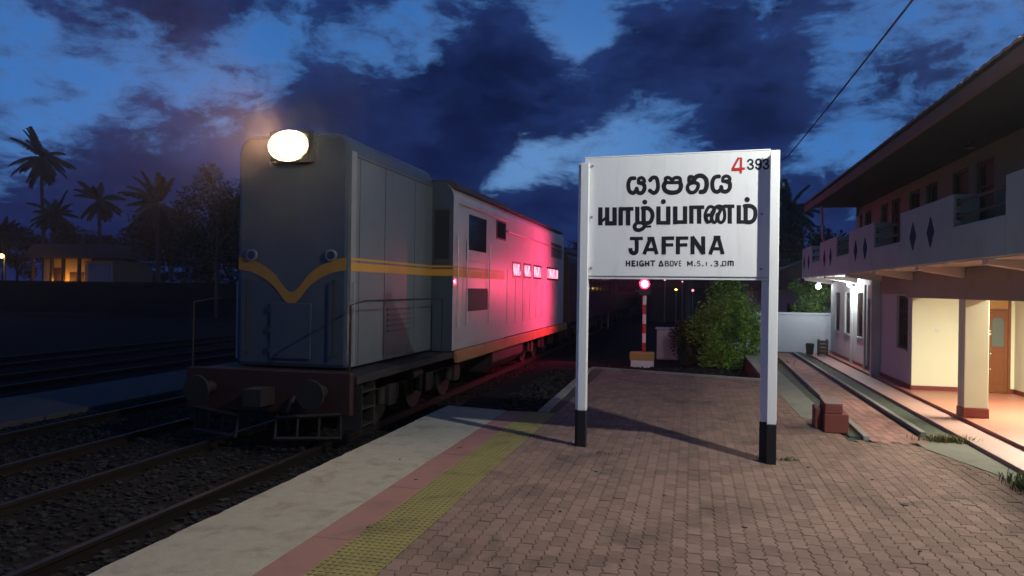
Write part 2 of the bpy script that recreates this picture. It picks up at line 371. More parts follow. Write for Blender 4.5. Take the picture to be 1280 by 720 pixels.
# concrete strip, drains, brick path, walkway on the building side
b = MB(); b.box(1.62, 2.16, 18.3, 27.2, -.02, .002); b.prism([(1.72, 13.0), (2.16, 12.6), (2.16, 18.28), (1.66, 18.28)], -.02, .004, 'z')
tag(b.build('side_concrete', M['greenish']), kind='structure')
b = MB()
b.prism([(2.30, 11.3), (2.38, 11.3), (2.66, 26.5), (2.58, 26.5)], -.02, .05, 'z')
b.prism([(3.17, 11.9), (3.25, 11.9), (3.30, 26.5), (3.22, 26.5)], -.02, .045, 'z')
tag(b.build('path_kerb', M['grey_concrete'], bevel=.01), kind='structure')
b = MB(); b.box(2.16, 2.32, 11.5, 26.5, -.02, .003); b.box(3.24, 3.60, 11.6, 26.5, -.02, .003)
tag(b.build('drain', M['drain']), kind='structure')
pavers('brick_path', M['path_paver'], lambda x, y: x > 2.33 + (y - 11.3) * .019 and x < 3.12, 2.38, 3.14, 11.2, 26.2, zt=.008)
b = MB(); b.prism([(2.95, 10.85), (3.3, 9.6), (3.42, 8.7), (3.59, 8.6), (3.59, 11.5), (2.95, 11.45)], -.02, .006, 'z')
b.prism([(3.2, 7.3), (3.59, 7.1), (3.59, 8.5), (3.4, 8.55)], -.02, .006, 'z')
tag(b.build('concrete_patch', M['greenish']), kind='structure')
b = MB(); b.box(3.605, 4.07, -2, 26.4, -.3, .055); tag(b.build('walkway', M['walk_floor'], bevel=.008), kind='structure')
b = MB(); b.box(4.075, 7.0, -2, 27, -.3, .10); tag(b.build('verandah_floor', M['red_floor'], bevel=.006), kind='structure')

# ------------------------------------------------------------------ tracks
LOCX = -5.9
TRACKS = [LOCX, -9.0, -15.2, -19.0]
def bed(name, xc, y0=-10, y1=160, wd=1.75):
    b = MB(); zb0 = RAIL - .12 - .006 * TRACKS.index(xc); b.prism([(xc - wd - .25, -.6), (xc + wd + .25, -.6), (xc + wd, zb0), (xc - wd, zb0)], y0, y1, 'y')
    tag(b.build(name, M['ballast_bed']), kind='structure')
rail0 = None
def rail_mesh():
    pf = [(-.07, -.16), (.07, -.16), (.07, -.145), (.012, -.125), (.012, -.05), (.036, -.035), (.036, 0), (-.036, 0), (-.036, -.035), (-.012, -.05), (-.012, -.125), (-.07, -.145)]
    b = MB(); b.prism(pf, -10, 160, 'y'); return b
where = ['beside the platform, under the locomotive', 'of the second track', 'of the third track, beyond the pale strip', 'of the farthest track, by the trees']
sl0 = None
for ti, xc in enumerate(TRACKS):
    bed('track_bed', xc)
    for s_, side in ((-1, 'far'), (1, 'near')):
        if rail0 is None: o = rail0 = rail_mesh().build('rail', M['steel_rail'])
        else: o = rail0.copy(); COL.objects.link(o)
        o.location = (xc + s_ * .84, 0, RAIL)
        tag(o, f"worn steel rail on the {side} side {where[ti]}", 'rail', 'railway rails')
    for k in range(62 if ti < 2 else 0):
        y = 4.2 + k * .68 if ti == 0 else 5.5 + k * .68
        if ti == 0 and y > 30: break
        if ti == 1 and y > 26: break
        if sl0 is None:
            b = MB(); b.prism([(-.13, -.36), (.13, -.36), (.10, -.165), (-.10, -.165)], -1.3, 1.3, 'x')
            o = sl0 = b.build('sleeper', M['sleeper'], bevel=.01)
        else: o = sl0.copy(); COL.objects.link(o)
        o.location = (xc, y, RAIL); o.rotation_euler = (0, 0, random.gauss(0, .01))
        tag(o, 'concrete sleeper in the ballast under the track beside the platform' if ti == 0 else 'concrete sleeper in the ballast under the second track', 'sleeper', 'sleepers under the near track' if ti == 0 else 'sleepers under the second track')
b = MB()                                            # loose ballast stones
def stone(x, y, z, r):
    vs = []
    for (i, j, k) in ((-1, -1, -1), (1, -1, -1), (1, 1, -1), (-1, 1, -1), (-1, -1, 1), (1, -1, 1), (1, 1, 1), (-1, 1, 1)):
        vs.append((x + r * i * random.uniform(.5, 1.1), y + r * j * random.uniform(.5, 1.1), z + r * k * random.uniform(.4, .8)))
    b.add(vs, [(0, 3, 2, 1), (4, 5, 6, 7), (0, 1, 5, 4), (1, 2, 6, 5), (2, 3, 7, 6), (3, 0, 4, 7)])
for _ in range(15000):
    x = random.uniform(-11, -4.05); y = 4 + 20 * random.random() ** 1.5
    if any(abs(x - xc - s_ * .84) < .07 for xc in TRACKS[:2] for s_ in (-1, 1)): continue
    top = RAIL - .13 if any(abs(x - xc) < 1.75 for xc in TRACKS[:2]) else RAIL - .26
    stone(x, y, top + random.uniform(0, .02), random.uniform(.018, .042))
for _ in range(900): stone(random.uniform(-3.4, -2.45), random.uniform(12.3, 19), random.uniform(-.09, -.03), random.uniform(.02, .05))
for _ in range(700): stone(random.uniform(-3, 1.5), random.uniform(19.6, 24), random.uniform(-.40, -.36), random.uniform(.02, .06))
tag(b.build('ballast', M['ballast']), 'grey stone ballast lying between and beside the rails', None, None, 'stuff')
b = MB(); b.box(-4.0, -2.42, 12.44, 22, -.6, -.10); b.box(-3.6, 1.5, 19.75, 26.8, -.6, -.40)
tag(b.build('gravel_ground', M['ballast_bed']), kind='structure')
b = MB(); b.box(-13.1, -10.75, -5, 90, -.6, -.29)
tag(b.build('concrete_path', mat('pale path concrete', (.10, .085, .08), .9, .2, 1.2, .3, 30, spec=.05), bevel=.02), kind='structure')

# ------------------------------------------------------------------ station name board
PL = Vector((-1.35, 9.76, 0)); PR = Vector((.91, 9.5, 0)); PC = (PL + PR) / 2
BA = math.atan2(PR.y - PL.y, PR.x - PL.x); HW = (PR - PL).length / 2
sign = thing('station_sign', 'white station name board in black trilingual lettering on two black-footed white posts', 'sign', PC, BA)
ex = Vector((cos(BA), sin(BA), 0)); ny = Vector((-sin(BA), cos(BA), 0))
BF = -.03                                           # local y of the board's front face
def brd(u, v, off=0.0):                             # point of the board's face seen along a viewing line, in the sign's own frame
    d = ray(u, v); q = PC + ny * BF; t = (q - EYE).dot(ny) / d.dot(ny); p = EYE + d * t - PC
    return Vector((p.dot(ex), BF - off, p.z))
zb, zt = 2.165, 3.66
b = MB(); b.box(-HW - .0, HW - .02, BF, .03, zb, zt); board = b.build('board', M['sign_white'], sign, bevel=.008)
b = MB(); b.box(-HW, HW - .03, BF + .012, BF + .055, zb - .035, zb - .003); b.build('board_edge', M['sign_white'], sign, bevel=.004); b = MB(); b.box(-HW, HW - .03, BF + .005, BF + .06, zt + .003, zt + .02); b.build('board_edge', M['sign_white'], sign, bevel=.004)
def post(x, sgn):
    # rail-section post: foot flange behind, web and head in front, black up to knee height
    for nm, z0, z1, m in (('post', .46, 3.64, M['sign_white']), ('post_foot', -.02, .457, M['black'])):
        e = .003 if nm == 'post_foot' else 0
        b = MB()
        b.box(x - .105 - e, x + .085 + e, BF + .062, BF + .085 + e, z0, z1)
        b.box(x + .01 - e, x + .045 + e, BF - .10, BF + .062, z0, z1)
        b.box(x - .018 - e, x + .085 + e, BF - .13 - e, BF - .085, z0, z1)
        if nm == 'post': b.box(x - .085, x + .01, BF + .034, BF + .06, z0, zb - .04)
        else: b.box(x - .085, x + .01, BF + .03, BF + .06, z0, z1)
        b.build(nm, m, sign, bevel=.006)
post(HW - .01, 1)
for nm, z0, z1, m in (('post', .46, 3.60, M['sign_white']), ('post_foot', -.02, .457, M['black'])):
    e = .003 if nm == 'post_foot' else 0
    b = MB(); x = -HW + .0
    b.box(x - .075 - e, x - .035, BF - .02, BF + .085 + e, z0, z1)
    b.box(x - .035, x + .07 + e, BF - .06 - e, BF - .004, z0, z1)
    b.box(x - .03, x + .06, BF + .034, BF + .07, z0, zb - .04 if nm == 'post' else z1)
    b.build(nm, m, sign, bevel=.006)

def bez(pts, n=8):                                  # Catmull-Rom through points
    if len(pts) < 3: return pts
    out = []; P_ = [pts[0]] + list(pts) + [pts[-1]]
    for i in range(1, len(P_) - 2):
        p0, p1, p2, p3 = P_[i - 1], P_[i], P_[i + 1], P_[i + 2]
        for k in range(n):
            t = k / n
            out.append(tuple(.5 * (2 * p1[j] + (p2[j] - p0[j]) * t + (2 * p0[j] - 5 * p1[j] + 4 * p2[j] - p3[j]) * t * t + (3 * p1[j] - p0[j] - 3 * p2[j] + p3[j]) * t ** 3) for j in range(2)))
    out.append(tuple(pts[-1])); return out
class Letters:
    def __init__(s): s.b = MB(); s.k = 0
    def tri(s, pts2):                               # one filled polygon, given in photo-plane points of the board
        s.k += 1; off = .0015 + (s.k % 9) * .00035
        s.b.add([brd(u, v, off) for u, v in pts2], [tuple(range(len(pts2)))])
    def stroke(s, pts, wd, smooth=True, cap='round', wj=0.0):
        pts = bez(pts) if smooth else pts
        L_, R_ = [], []
        for i, p in enumerate(pts):
            a = pts[max(i - 1, 0)]; c = pts[min(i + 1, len(pts) - 1)]
            dx, dy = c[0] - a[0], c[1] - a[1]; l = math.hypot(dx, dy) or 1
            ww = wd / 2
            L_.append((p[0] - dy / l * ww, p[1] + dx / l * ww)); R_.append((p[0] + dy / l * ww, p[1] - dx / l * ww))
        s.k += 1; off = .0015 + (s.k % 9) * .00035
        n = len(pts); vs = [brd(*q, off) for q in L_] + [brd(*q, off) for q in R_]
        s.b.add(vs, [(i, i + 1, n + i + 1, n + i) for i in range(n - 1)])
        if cap == 'round':
            for p in (pts[0], pts[-1]): s.dot(p, wd / 2)
    def line(s, pts, wd):                           # straight strokes with square ends, mitred by overlap
        for a, c in zip(pts[:-1], pts[1:]):
            dx, dy = c[0] - a[0], c[1] - a[1]; l = math.hypot(dx, dy); e = 0.0
            px, py = -dy / l * wd / 2, dx / l * wd / 2
            s.tri([(a[0] + px, a[1] + py), (c[0] + px, c[1] + py), (c[0] - px, c[1] - py), (a[0] - px, a[1] - py)])
    def dot(s, c, r): s.tri([(c[0] + r * cos(t), c[1] + r * sin(t)) for t in [2 * pi * k / 16 for k in range(16)]])
    def build(s, name, m): return s.b.build(name, m, sign)
def Z(x0, y0, sc): return lambda pts: [(x0 + x / sc, y0 + y / sc) for x, y in pts]
for bx in (-HW + .10, HW - .12):
    for bz in (zb + .10, (zb + zt) / 2, zt - .10): b = MB(); b.tube([(bx, BF - .012, bz), (bx, BF - .0005, bz)], .016, 6); b.build('bolt', M['zinc'], sign)
# --- Sinhala line (brush strokes)
L = Letters(); z = Z(776, 208, 8.65); SW = 5.0
L.stroke(z([(148, 128), (105, 135), (82, 190), (92, 262), (130, 288), (165, 262), (172, 240)]), SW)
L.stroke(z([(172, 240), (185, 280), (225, 288), (255, 250), (252, 200), (215, 180)]), SW)
L.stroke(z([(195, 178), (195, 138), (225, 122), (250, 140), (252, 172), (195, 180)]), SW * .85)
L.stroke(z([(318, 150), (345, 122), (385, 128), (402, 190), (396, 255), (360, 288), (315, 262)]), SW)
L.stroke(z([(486, 168), (486, 130), (510, 120), (545, 138), (558, 170)]), SW * .85)
L.stroke(z([(558, 170), (572, 132), (610, 120), (640, 132), (646, 175)]), SW * .85)
L.stroke(z([(480, 172), (562, 176), (646, 172)]), SW * .8)
L.stroke(z([(486, 172), (466, 215), (490, 265), (555, 284), (625, 268), (652, 215), (640, 172)]), SW * 1.1)
L.stroke(z([(740, 160), (742, 118), (770, 112), (786, 140), (765, 170), (735, 195), (722, 235), (745, 275), (790, 280), (830, 240), (835, 190), (790, 175), (755, 185)]), SW * .9)
L.stroke(z([(790, 150), (820, 110), (875, 102), (920, 140), (928, 210), (905, 268), (865, 276)]), SW * 1.15)
L.stroke(z([(1062, 108), (1015, 120), (990, 175), (1000, 250), (1040, 276), (1080, 250), (1086, 222)]), SW)
L.stroke(z([(1086, 222), (1100, 265), (1145, 270), (1178, 235), (1178, 180), (1140, 162)]), SW)
L.stroke(z([(1105, 160), (1105, 125), (1138, 105), (1172, 118), (1174, 150), (1108, 162)]), SW * .85)
L.build('lettering', M['letter'])
# --- Tamil line
L = Letters(); z = Z(740, 242, 11.64); TW = 5.4
L.line(z([(122, 200), (122, 462)]), TW); L.line(z([(222, 200), (222, 462)]), TW); L.line(z([(330, 200), (330, 462)]), TW)
L.line(z([(122, 420), (205, 350)]), 3.4); L.line(z([(196, 432), (352, 432)]), TW)
L.line(z([(420, 200), (420, 462)]), TW); L.line(z([(395, 222), (604, 222)]), TW * .85); L.line(z([(528, 222), (528, 462)]), TW)
L.line(z([(660, 192), (660, 440)]), TW); L.line(z([(752, 190), (752, 425)]), TW); L.line(z([(640, 424), (790, 424)]), TW * .8)
L.stroke(z([(740, 212), (820, 215), (872, 270), (880, 340), (850, 410), (790, 432), (740, 430)]), TW * .95)
L.stroke(z([(640, 440), (620, 475), (640, 520), (690, 530), (745, 505), (775, 460)]), TW * .85); L.stroke(z([(760, 470), (800, 482), (848, 478)]), 2.8)
L.dot(z([(770, 124)])[0], 3.1)
L.line(z([(968, 186), (968, 450)]), TW); L.line(z([(1112, 186), (1112, 450)]), TW); L.line(z([(946, 424), (1138, 424)]), TW * .85); L.dot(z([(1040, 116)])[0], 3.1)
L.line(z([(1214, 186), (1214, 444)]), TW)
z = Z(845, 242, 11.64)
L.line(z([(132, 184), (132, 440)]), TW); L.line(z([(-16, 414), (158, 414)]), TW * .85)
L.line(z([(224, 180), (224, 438)]), TW); L.line(z([(200, 200), (412, 198)]), TW * .85); L.line(z([(338, 200), (338, 438)]), TW)
L.stroke(z([(500, 320), (470, 310), (440, 350), (465, 410), (505, 400), (525, 330), (560, 240), (530, 195), (475, 200), (428, 290), (430, 370), (460, 418)]), TW * .72)
L.stroke(z([(525, 270), (520, 350), (545, 415), (585, 400), (600, 300)]), TW * .72)
L.stroke(z([(540, 250), (585, 195), (640, 182), (690, 220), (710, 300), (700, 380), (660, 420), (620, 400), (615, 320), (650, 240)]), TW * .75)
L.stroke(z([(620, 215), (690, 188), (740, 184)]), TW * .7); L.line(z([(700, 184), (850, 184)]), TW * .8); L.line(z([(782, 184), (782, 438)]), TW)
L.line(z([(914, 168), (914, 438)]), TW); L.line(z([(1014, 168), (1014, 430)]), TW); L.line(z([(890, 412), (1040, 412)]), TW * .8)
L.stroke(z([(1000, 180), (1090, 182), (1145, 225), (1156, 290), (1140, 370), (1090, 412), (1020, 414)]), TW * .95)
L.dot(z([(1036, 88)])[0], 3.3)
L.build('lettering', M['letter'])
# --- English lines
L = Letters(); z = Z(776, 286, 8.65)
JW = 5.0
def poly(pts): L.tri(z(pts))
L.line(z([(98, 106), (240, 104)]), 4.2); L.stroke(z([(172, 118), (172, 235), (150, 262), (125, 260), (108, 240), (105, 208)]), 5.0, cap='none')
L.line(z([(325, 92), (252, 276)]), 4.6); L.line(z([(340, 92), (390, 276)]), 4.6); L.line(z([(278, 224), (366, 224)]), 4.2); L.line(z([(290, 104), (362, 104)]), 4.0)
for x in (466, 618): L.line(z([(x, 84), (x, 276)]), 5.2); L.line(z([(x - 22, 102), (x + 112, 100)]), 4.3); L.line(z([(x, 176), (x + 102, 174)]), 4.2)
L.line(z([(776, 82), (776, 275)]), 5.0); L.line(z([(892, 82), (892, 275)]), 5.0); L.line(z([(770, 86), (898, 270)]), 5.4)
L.line(z([(1038, 82), (966, 274)]), 4.6); L.line(z([(1052, 82), (1104, 274)]), 4.6); L.line(z([(992, 216), (1082, 216)]), 4.2); L.line(z([(1004, 92), (1078, 92)]), 4.0)
L.build('lettering', M['letter'])
L = Letters(); z = Z(776, 286, 8.65)
def st(*segs, wd=1.5):
    for sg in segs: L.line(z(sg), wd)
bw = 1.75
st([(62, 345), (62, 404)], [(95, 345), (95, 404)], [(62, 375), (95, 375)], wd=bw)
st([(125, 345), (125, 404)], [(120, 349), (158, 349)], [(120, 374), (152, 374)], [(120, 400), (158, 400)], wd=bw)
st([(180, 345), (180, 404)], wd=bw)
st([(244, 352), (215, 347), (203, 375), (213, 400), (244, 400), (244, 378), (226, 378)], wd=bw)
st([(268, 345), (268, 404)], [(303, 345), (303, 404)], [(268, 375), (303, 375)], wd=bw)
st([(320, 349), (372, 349)], [(346, 345), (346, 404)], wd=bw)
st([(434, 345), (414, 402)], [(434, 345), (458, 402)], [(412, 400), (460, 400)], wd=1.5)
st([(482, 347), (482, 402)], [(482, 348), (512, 352), (512, 370), (482, 374)], [(500, 374), (520, 384), (515, 400), (482, 401)], wd=1.0)
st([(536, 350), (565, 348), (568, 398), (536, 400), (536, 350)], wd=1.0)
st([(580, 348), (596, 402), (614, 348)], wd=1.1)
st([(632, 347), (632, 402)], [(632, 348), (654, 348)], [(632, 374), (652, 374)], [(632, 401), (655, 401)], wd=1.0)
st([(724, 402), (724, 350)], [(722, 350), (746, 388), (772, 348)], [(772, 348), (772, 402)], wd=1.4)
st([(858, 352), (832, 350), (826, 372), (856, 376), (858, 398), (824, 402)], wd=1.0)
st([(926, 358), (926, 402)], wd=1.0)
st([(1008, 352), (1045, 348), (1050, 368), (1024, 374), (1054, 382), (1048, 402), (1008, 402)], wd=1.1)
st([(1102, 352), (1136, 350), (1136, 398), (1102, 400), (1102, 352)], wd=1.1)
st([(1162, 402), (1162, 350), (1216, 350), (1216, 402)], [(1188, 350), (1188, 402)], wd=1.4)
for x, y in ((800, 398), (888, 398), (980, 396), (1084, 398)): L.dot(z([(x, y)])[0], .95)
L.build('lettering', M['letter'])
L = Letters(); z = Z(900, 186, 14.22)
st([(330, 160), (215, 372)], wd=2.9); st([(205, 366), (440, 352)], wd=3.0); st([(375, 160), (368, 440)], wd=3.0); st([(318, 172), (388, 166)], wd=2.2); st([(205, 385), (360, 380)], wd=1.8)
L.build('numeral', M['letter_red'])
L = Letters()
L.stroke(z([(495, 225), (525, 195), (570, 205), (575, 250), (535, 275)]), 2.3); L.stroke(z([(535, 275), (585, 300), (580, 345), (530, 362), (495, 330)]), 2.3)
L.stroke(z([(725, 240), (715, 195), (665, 192), (640, 230), (660, 275), (710, 275), (728, 235), (725, 310), (690, 360), (640, 330)]), 2.3)
L.stroke(z([(775, 222), (800, 190), (845, 198), (850, 245), (812, 270)]), 2.3); L.stroke(z([(812, 270), (858, 292), (852, 340), (805, 356), (770, 325)]), 2.3)
L.build('numeral', M['letter'])

# ------------------------------------------------------------------ station building
FX = 4.25; CY = 16.62                               # facade plane, cross wall
bd = thing('station_building', 'two storey station building with tiled roof, balcony parapet and lit verandah', 'building', (5.2, 14, 0.1))
def bpart(b_, name, m, **kw):
    o = b_.build(name, m, None, **kw); o.parent = bd; o.matrix_parent_inverse = bd.matrix_basis.inverted() if False else Matrix.Translation((-5.2, -14, -.1)); return o
def sub(b_, name, m, parent, **kw):
    o = b_.build(name, m, None, **kw); o.parent = parent; return o
# facade wall with openings
OPEN = [(16.93, 17.80, .86, 1.95), (19.95, 20.60, .10, 1.86), (21.14, 21.80, .86, 2.0), (22.75, 23.50, .86, 2.0), (24.26, 25.05, .86, 2.0)]
b = MB(); y = CY + .003
for (a0, a1, z0, z1) in OPEN:
    b.box(FX, FX + .22, y, a0, .1, 2.42)
    b.box(FX, FX + .22, a0, a1, z1, 2.42)
    if z0 > .2: b.box(FX, FX + .22, a0, a1, .1, z0)
    y = a1
b.box(FX, FX + .22, y, 25.75, .1, 2.42); b.box(FX + .22, 8, 25.53, 25.75, .1, 2.42)
b.box(FX + .22, 8, 20.7, 20.9, .1, 2.4)
bpart(b, 'wall', M['wall'])
b = MB(); b.box(FX + .005, 6.06, CY, CY + .2, .1, 2.40); b.box(6.06, 6.26, 2, CY + .2, .1, 2.4); bpart(b, 'verandah_wall', M['cream'])
b = MB(); b.box(4.24, 5.54, CY - .014, CY - .001, .1, .185); b.box(5.995, 6.046, CY - .014, CY - .001, .1, .185); b.box(6.046, 6.059, 2, CY - .016, .1, .185)
b.box(FX - .016, FX - .001, CY + .0, 19.94, .06, .185); b.box(FX - .016, FX - .001, 20.62, 25.75, .06, .185)
b.box(4.06, 4.078, 2, 26, .058, .108)
bpart(b, 'skirting', M['maroon'])
b = MB(); b.box(FX - .20, FX - .002, 19.18, 19.36, .06, 2.42); bpart(b, 'pilaster', M['wall'], bevel=.01); b = MB(); b.box(FX - .07, FX - .002, 22.28, 22.40, .06, 2.42); bpart(b, 'pilaster', M['wall'], bevel=.01)
b = MB(); b.box(FX - .07, FX - .022, 20.62, 20.70, .1, 2.2); bpart(b, 'reveal_trim', M['wall'])
# column
for yy in (13.12, 8.6):
    b = MB(); b.box(4.10, 4.44, yy, yy + .3, .25, 1.92); c_ = bpart(b, 'column', M['cream'], bevel=.012)
    b = MB(); b.box(4.088, 4.452, yy - .012, yy + .312, .1, .247); sub(b, 'column_base', M['maroon'], c_, bevel=.008)
b = MB(); b.box(4.12, 4.42, 2, CY - .002, 1.92, 2.42); b.box(FX - .03, FX - .003, CY, 19.16, 1.99, 2.42); bpart(b, 'beam', M['beam'], bevel=.01)
# slab and soffit
b = MB(); b.box(3.45, 8, 2, 25.9, 2.425, 2.50); bpart(b, 'balcony_slab', M['soffit'])
for i, yy in enumerate((7.4, 10.3, 13.2, 16.1, 19.0, 21.9, 25.6)):
    b = MB(); b.prism([(3.46, 2.424), (3.46, 2.37), (FX - .004 if yy > CY else 4.118, 2.26), (FX - .004 if yy > CY else 4.118, 2.424)], yy, yy + .2, 'y'); bpart(b, 'bracket', M['soffit'], bevel=.006)
# parapet: solid panels, low sections with railings
PX = 3.39
bays = [(2, 9.60, 3.34), (9.60, 11.36, 2.90), (11.36, 14.05, 3.34), (14.05, 15.95, 2.87), (15.95, 18.4, 3.36), (18.4, 19.9, 2.87), (19.9, 22.4, 3.36), (22.4, 23.9, 2.87), (23.9, 25.85, 3.36)]
for i, (y0, y1, zt_) in enumerate(bays):
    full = zt_ > 3
    b = MB(); b.box(PX, PX + .12 if not full else PX + .32, y0 + .002, y1 - .002, 2.44, zt_)
    p = bpart(b, 'parapet_panel', M['parapet'], bevel=.01)
    if full:
        cy = (y0 + y1) / 2 if i else 7
        for dy in (-.46, .46):
            q = cy + dy + (.1 if i == 2 else 0)
            b = MB(); b.prism([(q, 2.68), (q + .17, 2.90), (q, 3.12), (q - .17, 2.90)], PX - .012, PX - .001, 'x'); sub(b, 'diamond_tile', M['diamond'], p).matrix_parent_inverse = Matrix.Identity(4)
    else:
        b = MB()
        for zz in (zt_ + .14, zt_ + .33):
            b.tube([(PX + .06, y0 - .02, zz), (PX + .06, y1 + .02, zz)], .022, 8)
            for s_ in range(1):
                b.add([(PX + .035, y0 + .002, zz - .05), (PX + .085, y0 + .002, zz - .05), (PX + .085, y0 + .002, zz + .05), (PX + .035, y0 + .002, zz + .05), (PX + .06, y0 + .12, zz)], [(0, 1, 2, 3), (0, 1, 4), (1, 2, 4), (2, 3, 4), (3, 0, 4)])
                b.add([(PX + .035, y1 - .002, zz - .05), (PX + .085, y1 - .002, zz - .05), (PX + .085, y1 - .002, zz + .05), (PX + .035, y1 - .002, zz + .05), (PX + .06, y1 - .12, zz)], [(0, 1, 2, 3), (0, 1, 4), (1, 2, 4), (2, 3, 4), (3, 0, 4)])
        sub(b, 'railing', M['iron'], p)
    b = MB(); b.box(PX + .0, PX + .02, y0 + .3, y0 + .34, 2.40, 2.438); sub(b, 'drip_spout', M['plastic'], p)
# the return faces of the nearest solid panels are painted cream inside
# upper wall with tall windows and doors
UX = 4.3
UO = []
for (ua, ub, low) in [(1245, 1223, 2.55), (1213, 1193, 2.55), (1174, 1159, 3.05), (1152, 1139, 3.05), (1127, 1117, 2.55), (1112, 1103, 2.55), (1091, 1083, 3.05), (1080, 1072, 3.05)]:
    UO.append((at_x(ua, 250, UX + .03).y, at_x(ub, 250, UX + .03).y, low, 4.06))
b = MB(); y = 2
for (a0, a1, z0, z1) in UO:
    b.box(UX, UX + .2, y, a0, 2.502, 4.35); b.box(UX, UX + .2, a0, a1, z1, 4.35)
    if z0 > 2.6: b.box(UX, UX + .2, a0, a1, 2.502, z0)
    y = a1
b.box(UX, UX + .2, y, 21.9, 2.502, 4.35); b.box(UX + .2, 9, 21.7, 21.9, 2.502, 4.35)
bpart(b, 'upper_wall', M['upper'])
b = MB(); b.box(3.75, UX - .002, 7.6, 9.2, 2.51, 4.3); bpart(b, 'upper_room_wall', M['upper'])
for (a0, a1, z0, z1) in UO:
    b = MB(); b.box(UX + .05, UX + .08, a0, a0 + .05, z0, z1); b.box(UX + .05, UX + .08, a1 - .05, a1, z0, z1); b.box(UX + .05, UX + .08, a0 + .05, a1 - .05, z1 - .05, z1); b.box(UX + .05, UX + .08, a0 + .05, a1 - .05, z1 - .42, z1 - .38)
    f_ = bpart(b, 'upper_window' if z0 > 2.6 else 'upper_door', M['wood_dark'])
    b = MB(); b.box(UX + .10, UX + .115, a0 + .01, a1 - .01, z0, z1 - .01); sub(b, 'pane' if z0 > 2.6 else 'leaf', M['glass'] if z0 > 2.6 else M['wood_dark'], f_)
# ground floor windows, doors
for wi, (a0, a1, z0, z1) in enumerate(OPEN):
    if wi == 1: continue
    b = MB(); yc = (a0 + a1) / 2; fx = FX + .06
    for (p0, p1) in ((a0, a0 + .06), (yc - .03, yc + .03), (a1 - .06, a1)): b.box(fx, fx + .06, p0, p1, z0 + .002, z1)
    for q in (z0 + .002, z1 - .06, z1 - .36): b.box(fx + .001, fx + .059, a0 + .06, a1 - .06, q, q + .055)
    f_ = bpart(b, 'window', M['wood_dark'] if wi == 0 else M['wood'])
    b = MB(); b.box(fx + .07, fx + .085, a0, a1, z0, z1 - .004); sub(b, 'pane', M['glass'], f_)
    b = MB()
    for k in range(9): q = a0 + .05 + (a1 - a0 - .1) * k / 8; b.tube([(fx - .02, q, z0 + .01), (fx - .02, q, z1 - .01)], .006, 5)
    for q in (z0 + .3, z0 + .6): b.tube([(fx - .02, a0 + .01, q), (fx - .02, a1 - .01, q)], .006, 5)
    sub(b, 'window_grille', M['iron'], f_)
    b = MB(); b.box(FX - .03, FX + .05, a0 - .03, a1 + .03, z0 - .04, z0 + .0); sub(b, 'window_sill', M['wall'], f_)
def door(frame, leaf, glassm, ax, x0, x1, y0, y1, name='door'):
    pass
# facade door (beside the lit windows)
a0, a1, z0, z1 = OPEN[1]; b = MB(); fx = FX + .04
b.box(fx, fx + .1, a0 + .001, a0 + .05, z0, z1 - .002); b.box(fx, fx + .1, a1 - .05, a1 - .001, z0, z1 - .002); b.box(fx, fx + .1, a0 + .05, a1 - .05, z1 - .05, z1 - .002); b.box(fx, fx + .1, a0 + .05, a1 - .05, 1.60, 1.65)
f_ = bpart(b, 'door', M['wood'])
b = MB(); b.box(fx + .04, fx + .07, a0 + .052, a1 - .052, z0 + .01, 1.598)
for q in (z0 + .12, z0 + .62, z0 + 1.0): b.box(fx + .02, fx + .04, a0 + .12, a1 - .12, q, q + .36)
sub(b, 'door_leaf', M['wood'], f_)
b = MB(); b.box(fx + .05, fx + .06, a0 + .052, a1 - .052, 1.652, z1 - .052); sub(b, 'fanlight', M['wood'], f_)
# verandah door in the cross wall
x0, x1 = 5.545, 5.99; yq = CY - .03; b = MB()
b.box(x0, x0 + .05, yq, yq + .028, .1, 1.98); b.box(x1 - .05, x1, yq, yq + .028, .1, 1.98); b.box(x0 + .05, x1 - .05, yq, yq + .028, 1.93, 1.98); b.box(x0 + .05, x1 - .05, yq, yq + .028, 1.68, 1.73)
f_ = bpart(b, 'door', M['wood'], bevel=.004)
b = MB(); b.box(x0 + .052, x1 - .052, yq + .010, yq + .026, .11, 1.678)
b.box(x0 + .055, x0 + .11, yq + .002, yq + .010, .11, 1.675); b.box(x1 - .11, x1 - .055, yq + .002, yq + .010, .11, 1.675)
for q, hh in ((.11, .13), (.72, .07), (.86, .06), (1.60, .075)): b.box(x0 + .11, x1 - .11, yq + .002, yq + .010, q, q + hh)
b.box(x0 + .16, x1 - .16, yq + .004, yq + .010, .30, .66)
sub(b, 'door_leaf', M['wood'], f_, bevel=.003)
b = MB(); cx = (x0 + x1) / 2; b.prism([(cx - .10, 1.0), (cx + .10, 1.0), (cx + .10, 1.48), (cx + .06, 1.56), (cx - .06, 1.56), (cx - .10, 1.48)], yq + .003, yq + .008, 'y'); sub(b, 'door_glass', M['frosted'], f_)
b = MB(); b.box(x0 + .06, x0 + .10, yq - .006, yq + .001, 1.22, 1.26); b.box(x0 + .06, x0 + .10, yq - .006, yq + .001, 1.29, 1.31); b.ball((x0 + .085, yq - .02, .86), .018); b.ball((x0 + .085, yq - .02, .56), .014); sub(b, 'door_handle', M['plastic'], f_)
b = MB(); b.box(x0 + .052, x1 - .052, yq + .012, yq + .024, 1.732, 1.928); sub(b, 'fanlight', mat('ply fanlight', (.42, .22, .06), .5, .3, 6, .1, 40), f_)
b = MB(); b.box(4.68, 4.76, CY - .014, CY - .001, 1.25, 1.33); bpart(b, 'light_switch', M['plastic'], bevel=.004)
b = MB(); b.box(6.045, 6.058, 14.6, 15.6, 1.1, 1.9); f_ = bpart(b, 'notice_board', M['plastic'])
